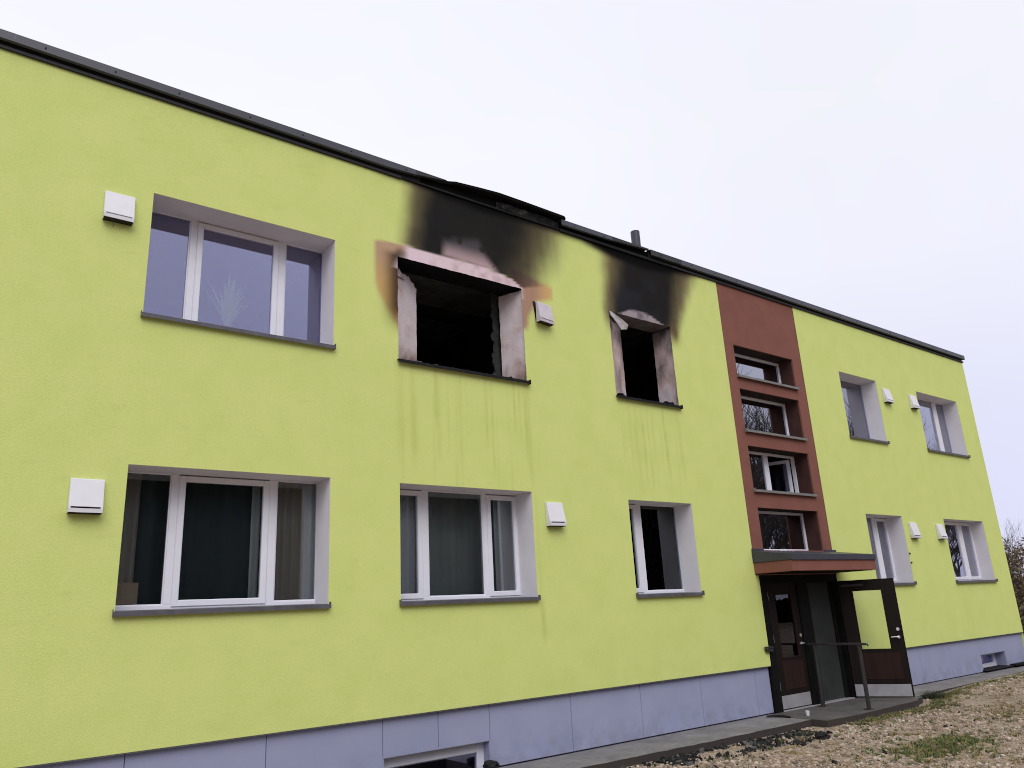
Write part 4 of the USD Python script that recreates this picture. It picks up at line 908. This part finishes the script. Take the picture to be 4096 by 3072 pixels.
# ------------------------------------------------------------------ bare trees and shrubs
BARK = mat('grey_bark', (.085, .072, .066), .9, nscale=12, namt=.3)
TWIG = mat('brown_twigs', (.10, .072, .062), .9, nscale=5, namt=.3)
DRYLEAF = mat('dry_reddish_leaves', (.115, .078, .045), .8, nscale=4, namt=.4)
def branches(seed, h, depth, spread=.55, n0=4, r0=None, first=.3, upb=.25):
    r = np.random.default_rng(seed); thick = []; thin = []; tips = []
    def go(p, d, L, rad, lev):
        k = 4; pts = [p]; dd = d.copy()
        for i in range(k):
            dd = dd + r.normal(0, .10, 3) + np.array([0, 0, .05]); dd /= np.linalg.norm(dd); pts.append(pts[-1] + dd * L / k)
        (thick if lev < 2 else thin).append(tube(pts, rad, 6 if lev < 2 else 3, rad * .55))
        if lev >= depth: tips.append(pts[-1]); tips.append(pts[-2]); return
        m = n0 + (2 if lev == 0 else 0)
        for j in range(m):
            t = r.uniform(first if lev == 0 else .25, 1.0); i = min(int(t * k), k - 1); q = pts[i] + (pts[i + 1] - pts[i]) * (t * k - i)
            a = r.uniform(0, 2 * math.pi); o = np.array([math.cos(a), math.sin(a), 0]); nd = dd * (1 - spread) + o * spread + np.array([0, 0, upb]); nd /= np.linalg.norm(nd)
            go(q, nd, L * r.uniform(.45, .68), rad * r.uniform(.38, .55), lev + 1)
    go(np.zeros(3), np.array([0, 0, 1.0]), h * .55, r0 or h * .018, 0)
    return trimesh.util.concatenate(thick), trimesh.util.concatenate(thin), np.array(tips)
def leafcards(tips, n, s, seed, jit=.15):
    r = np.random.default_rng(seed); V = []; F = []
    for i in range(n):
        c_ = tips[r.integers(len(tips))] + r.normal(0, jit, 3); u = r.normal(size=3); u /= np.linalg.norm(u); w = np.cross(u, r.normal(size=3)); w /= np.linalg.norm(w); q = s * r.uniform(.5, 1.3); k = len(V)
        V += [c_ - u * q, c_ + w * q * .5, c_ + u * q, c_ - w * q * .5]; F += [[k, k + 1, k + 2], [k, k + 2, k + 3]]
    return (np.array(V), np.array(F))
# the shrub seen past the right-hand corner
sh = thing('bare_shrub', 'leafless shrub with some reddish leaves beyond the right corner of the building', 'shrub', (23.6, 1.75, -.05))
tk, tn, tp = [], [], []
for i in range(7):
    a, b, c_ = branches(200 + i, 3.6 + .5 * math.sin(i * 2.1), 3, spread=.42, n0=5, r0=.022, first=.1, upb=.35)
    T = trimesh.transformations.rotation_matrix(math.radians(8 + 5 * (i % 3)), [math.cos(i * 2.4), math.sin(i * 2.4), 0]); T[:3, 3] = [.35 * math.cos(i * 1.7), .3 * math.sin(i * 1.7), 0]
    a.apply_transform(T); b.apply_transform(T); tk.append(a); tn.append(b); tp.append(trimesh.transform_points(c_, T))
obj('trunk', tk, BARK, sh); obj('twigs', tn, TWIG, sh, kind='stuff')
tp = np.concatenate(tp); tp = tp[tp[:, 2] < 2.75]
obj('leaves', leafcards(tp, 5200, .042, 5, .16), DRYLEAF, sh, kind='stuff')
def bush(seed, n, s):
    r = np.random.default_rng(seed); d = r.normal(size=(n, 3)); d /= np.linalg.norm(d, axis=1, keepdims=True); d[:, 2] = np.abs(d[:, 2])
    rad = .55 + .45 * r.random(n) ** .5; p_ = d * rad[:, None] * (1 + .3 * (meshkit.noise(d * 2.5 + seed) - .5))[:, None]
    return leafcards(p_, n * 2, s, seed + 1, .03)
HED = mat('dark_hedge_leaves', (.030, .034, .020), .8, nscale=3, namt=.4)
BRN = mat('brown_hedge_leaves', (.075, .060, .035), .8, nscale=3, namt=.4)
def placed(name, g, m, loc, sc, label, cat, kind=None, group=None):
    o = obj(name, g, m, label=label, cat=cat, kind=kind, group=group); x = UsdGeom.Xformable(o); x.AddTranslateOp().Set(Gf.Vec3d(*loc)); x.AddScaleOp().Set(Gf.Vec3f(*sc)); return o
placed('hedge', bush(301, 3000, .06), BRN, (33, 5.2, -.1), (3.0, 2.6, 1.75), 'low brown hedge across the field beyond the right corner', 'hedge')
r = np.random.default_rng(77)
tl = [(bush(311 + i, 700, .10), mat(f'hazed_treeline_{["bluish","ash"][i]}', [(.10, .105, .12), (.13, .12, .13)][i], .9, nscale=1, namt=.3)) for i in range(2)]  # grey-blue tones carry the haze of the distance
n = 90; tx = r.uniform(140, 190, n); ty = np.linspace(-40, 140, n)
ts = r.uniform(3.0, 5.5, n)
instancer('treeline', tl, np.stack([tx, ty, np.full(n, -.3)], 1), np.stack([ts * 1.3, ts * 1.3, ts * .75], 1), zrot(n, r), r.integers(0, 2, n), 'far-off treeline with haze put into its grey colour on the horizon past the right corner', 'treeline')
# the wood across the yard that the panes mirror
tr = []
for i in range(3):
    a, b, c_ = branches(400 + i, 12.0, 4, spread=.50, n0=5, first=.25)
    tr.append((trimesh.util.concatenate([a, b]), BARK))
ev = [(bush(420, 6000, .055), mat('added_evergreen', (.013, .015, .012), .9, nscale=2, namt=.3, spec=.1))]  # unseen evergreens, added so the lower panes mirror a dark mass instead of sky
pos, sc, ix = [], [], []
for i in range(52):
    x = 12 + i * 1.8 + r.normal(0, 1.0); y = -30 - 9 * r.random(); pos.append([x, y, -.2]); s0 = r.uniform(.72, 1.08) * (1 + .75 * float(ss(28, 46, x))); sc.append([s0] * 3); ix.append(i % 3)
for i in range(70):
    x = -22 + i * .95 + r.normal(0, .5); y = -29 - 4 * r.random(); pos.append([x, y, -.3]); s0 = r.uniform(2.6, 3.3); sc.append([s0 * 1.1, s0, s0 * 3.45]); ix.append(3)
for i in range(50):
    x = 40 + i * 1.3 + r.normal(0, .5); y = -29 - 4 * r.random(); pos.append([x, y, -.3]); s0 = r.uniform(1.8, 2.6); sc.append([s0 * 1.2, s0, s0 * .75]); ix.append(3)
instancer('woodland', tr + ev, pos, sc, zrot(len(pos), r), ix, 'bare winter wood with added unseen evergreens across the yard, mirrored in the window panes', 'wood')
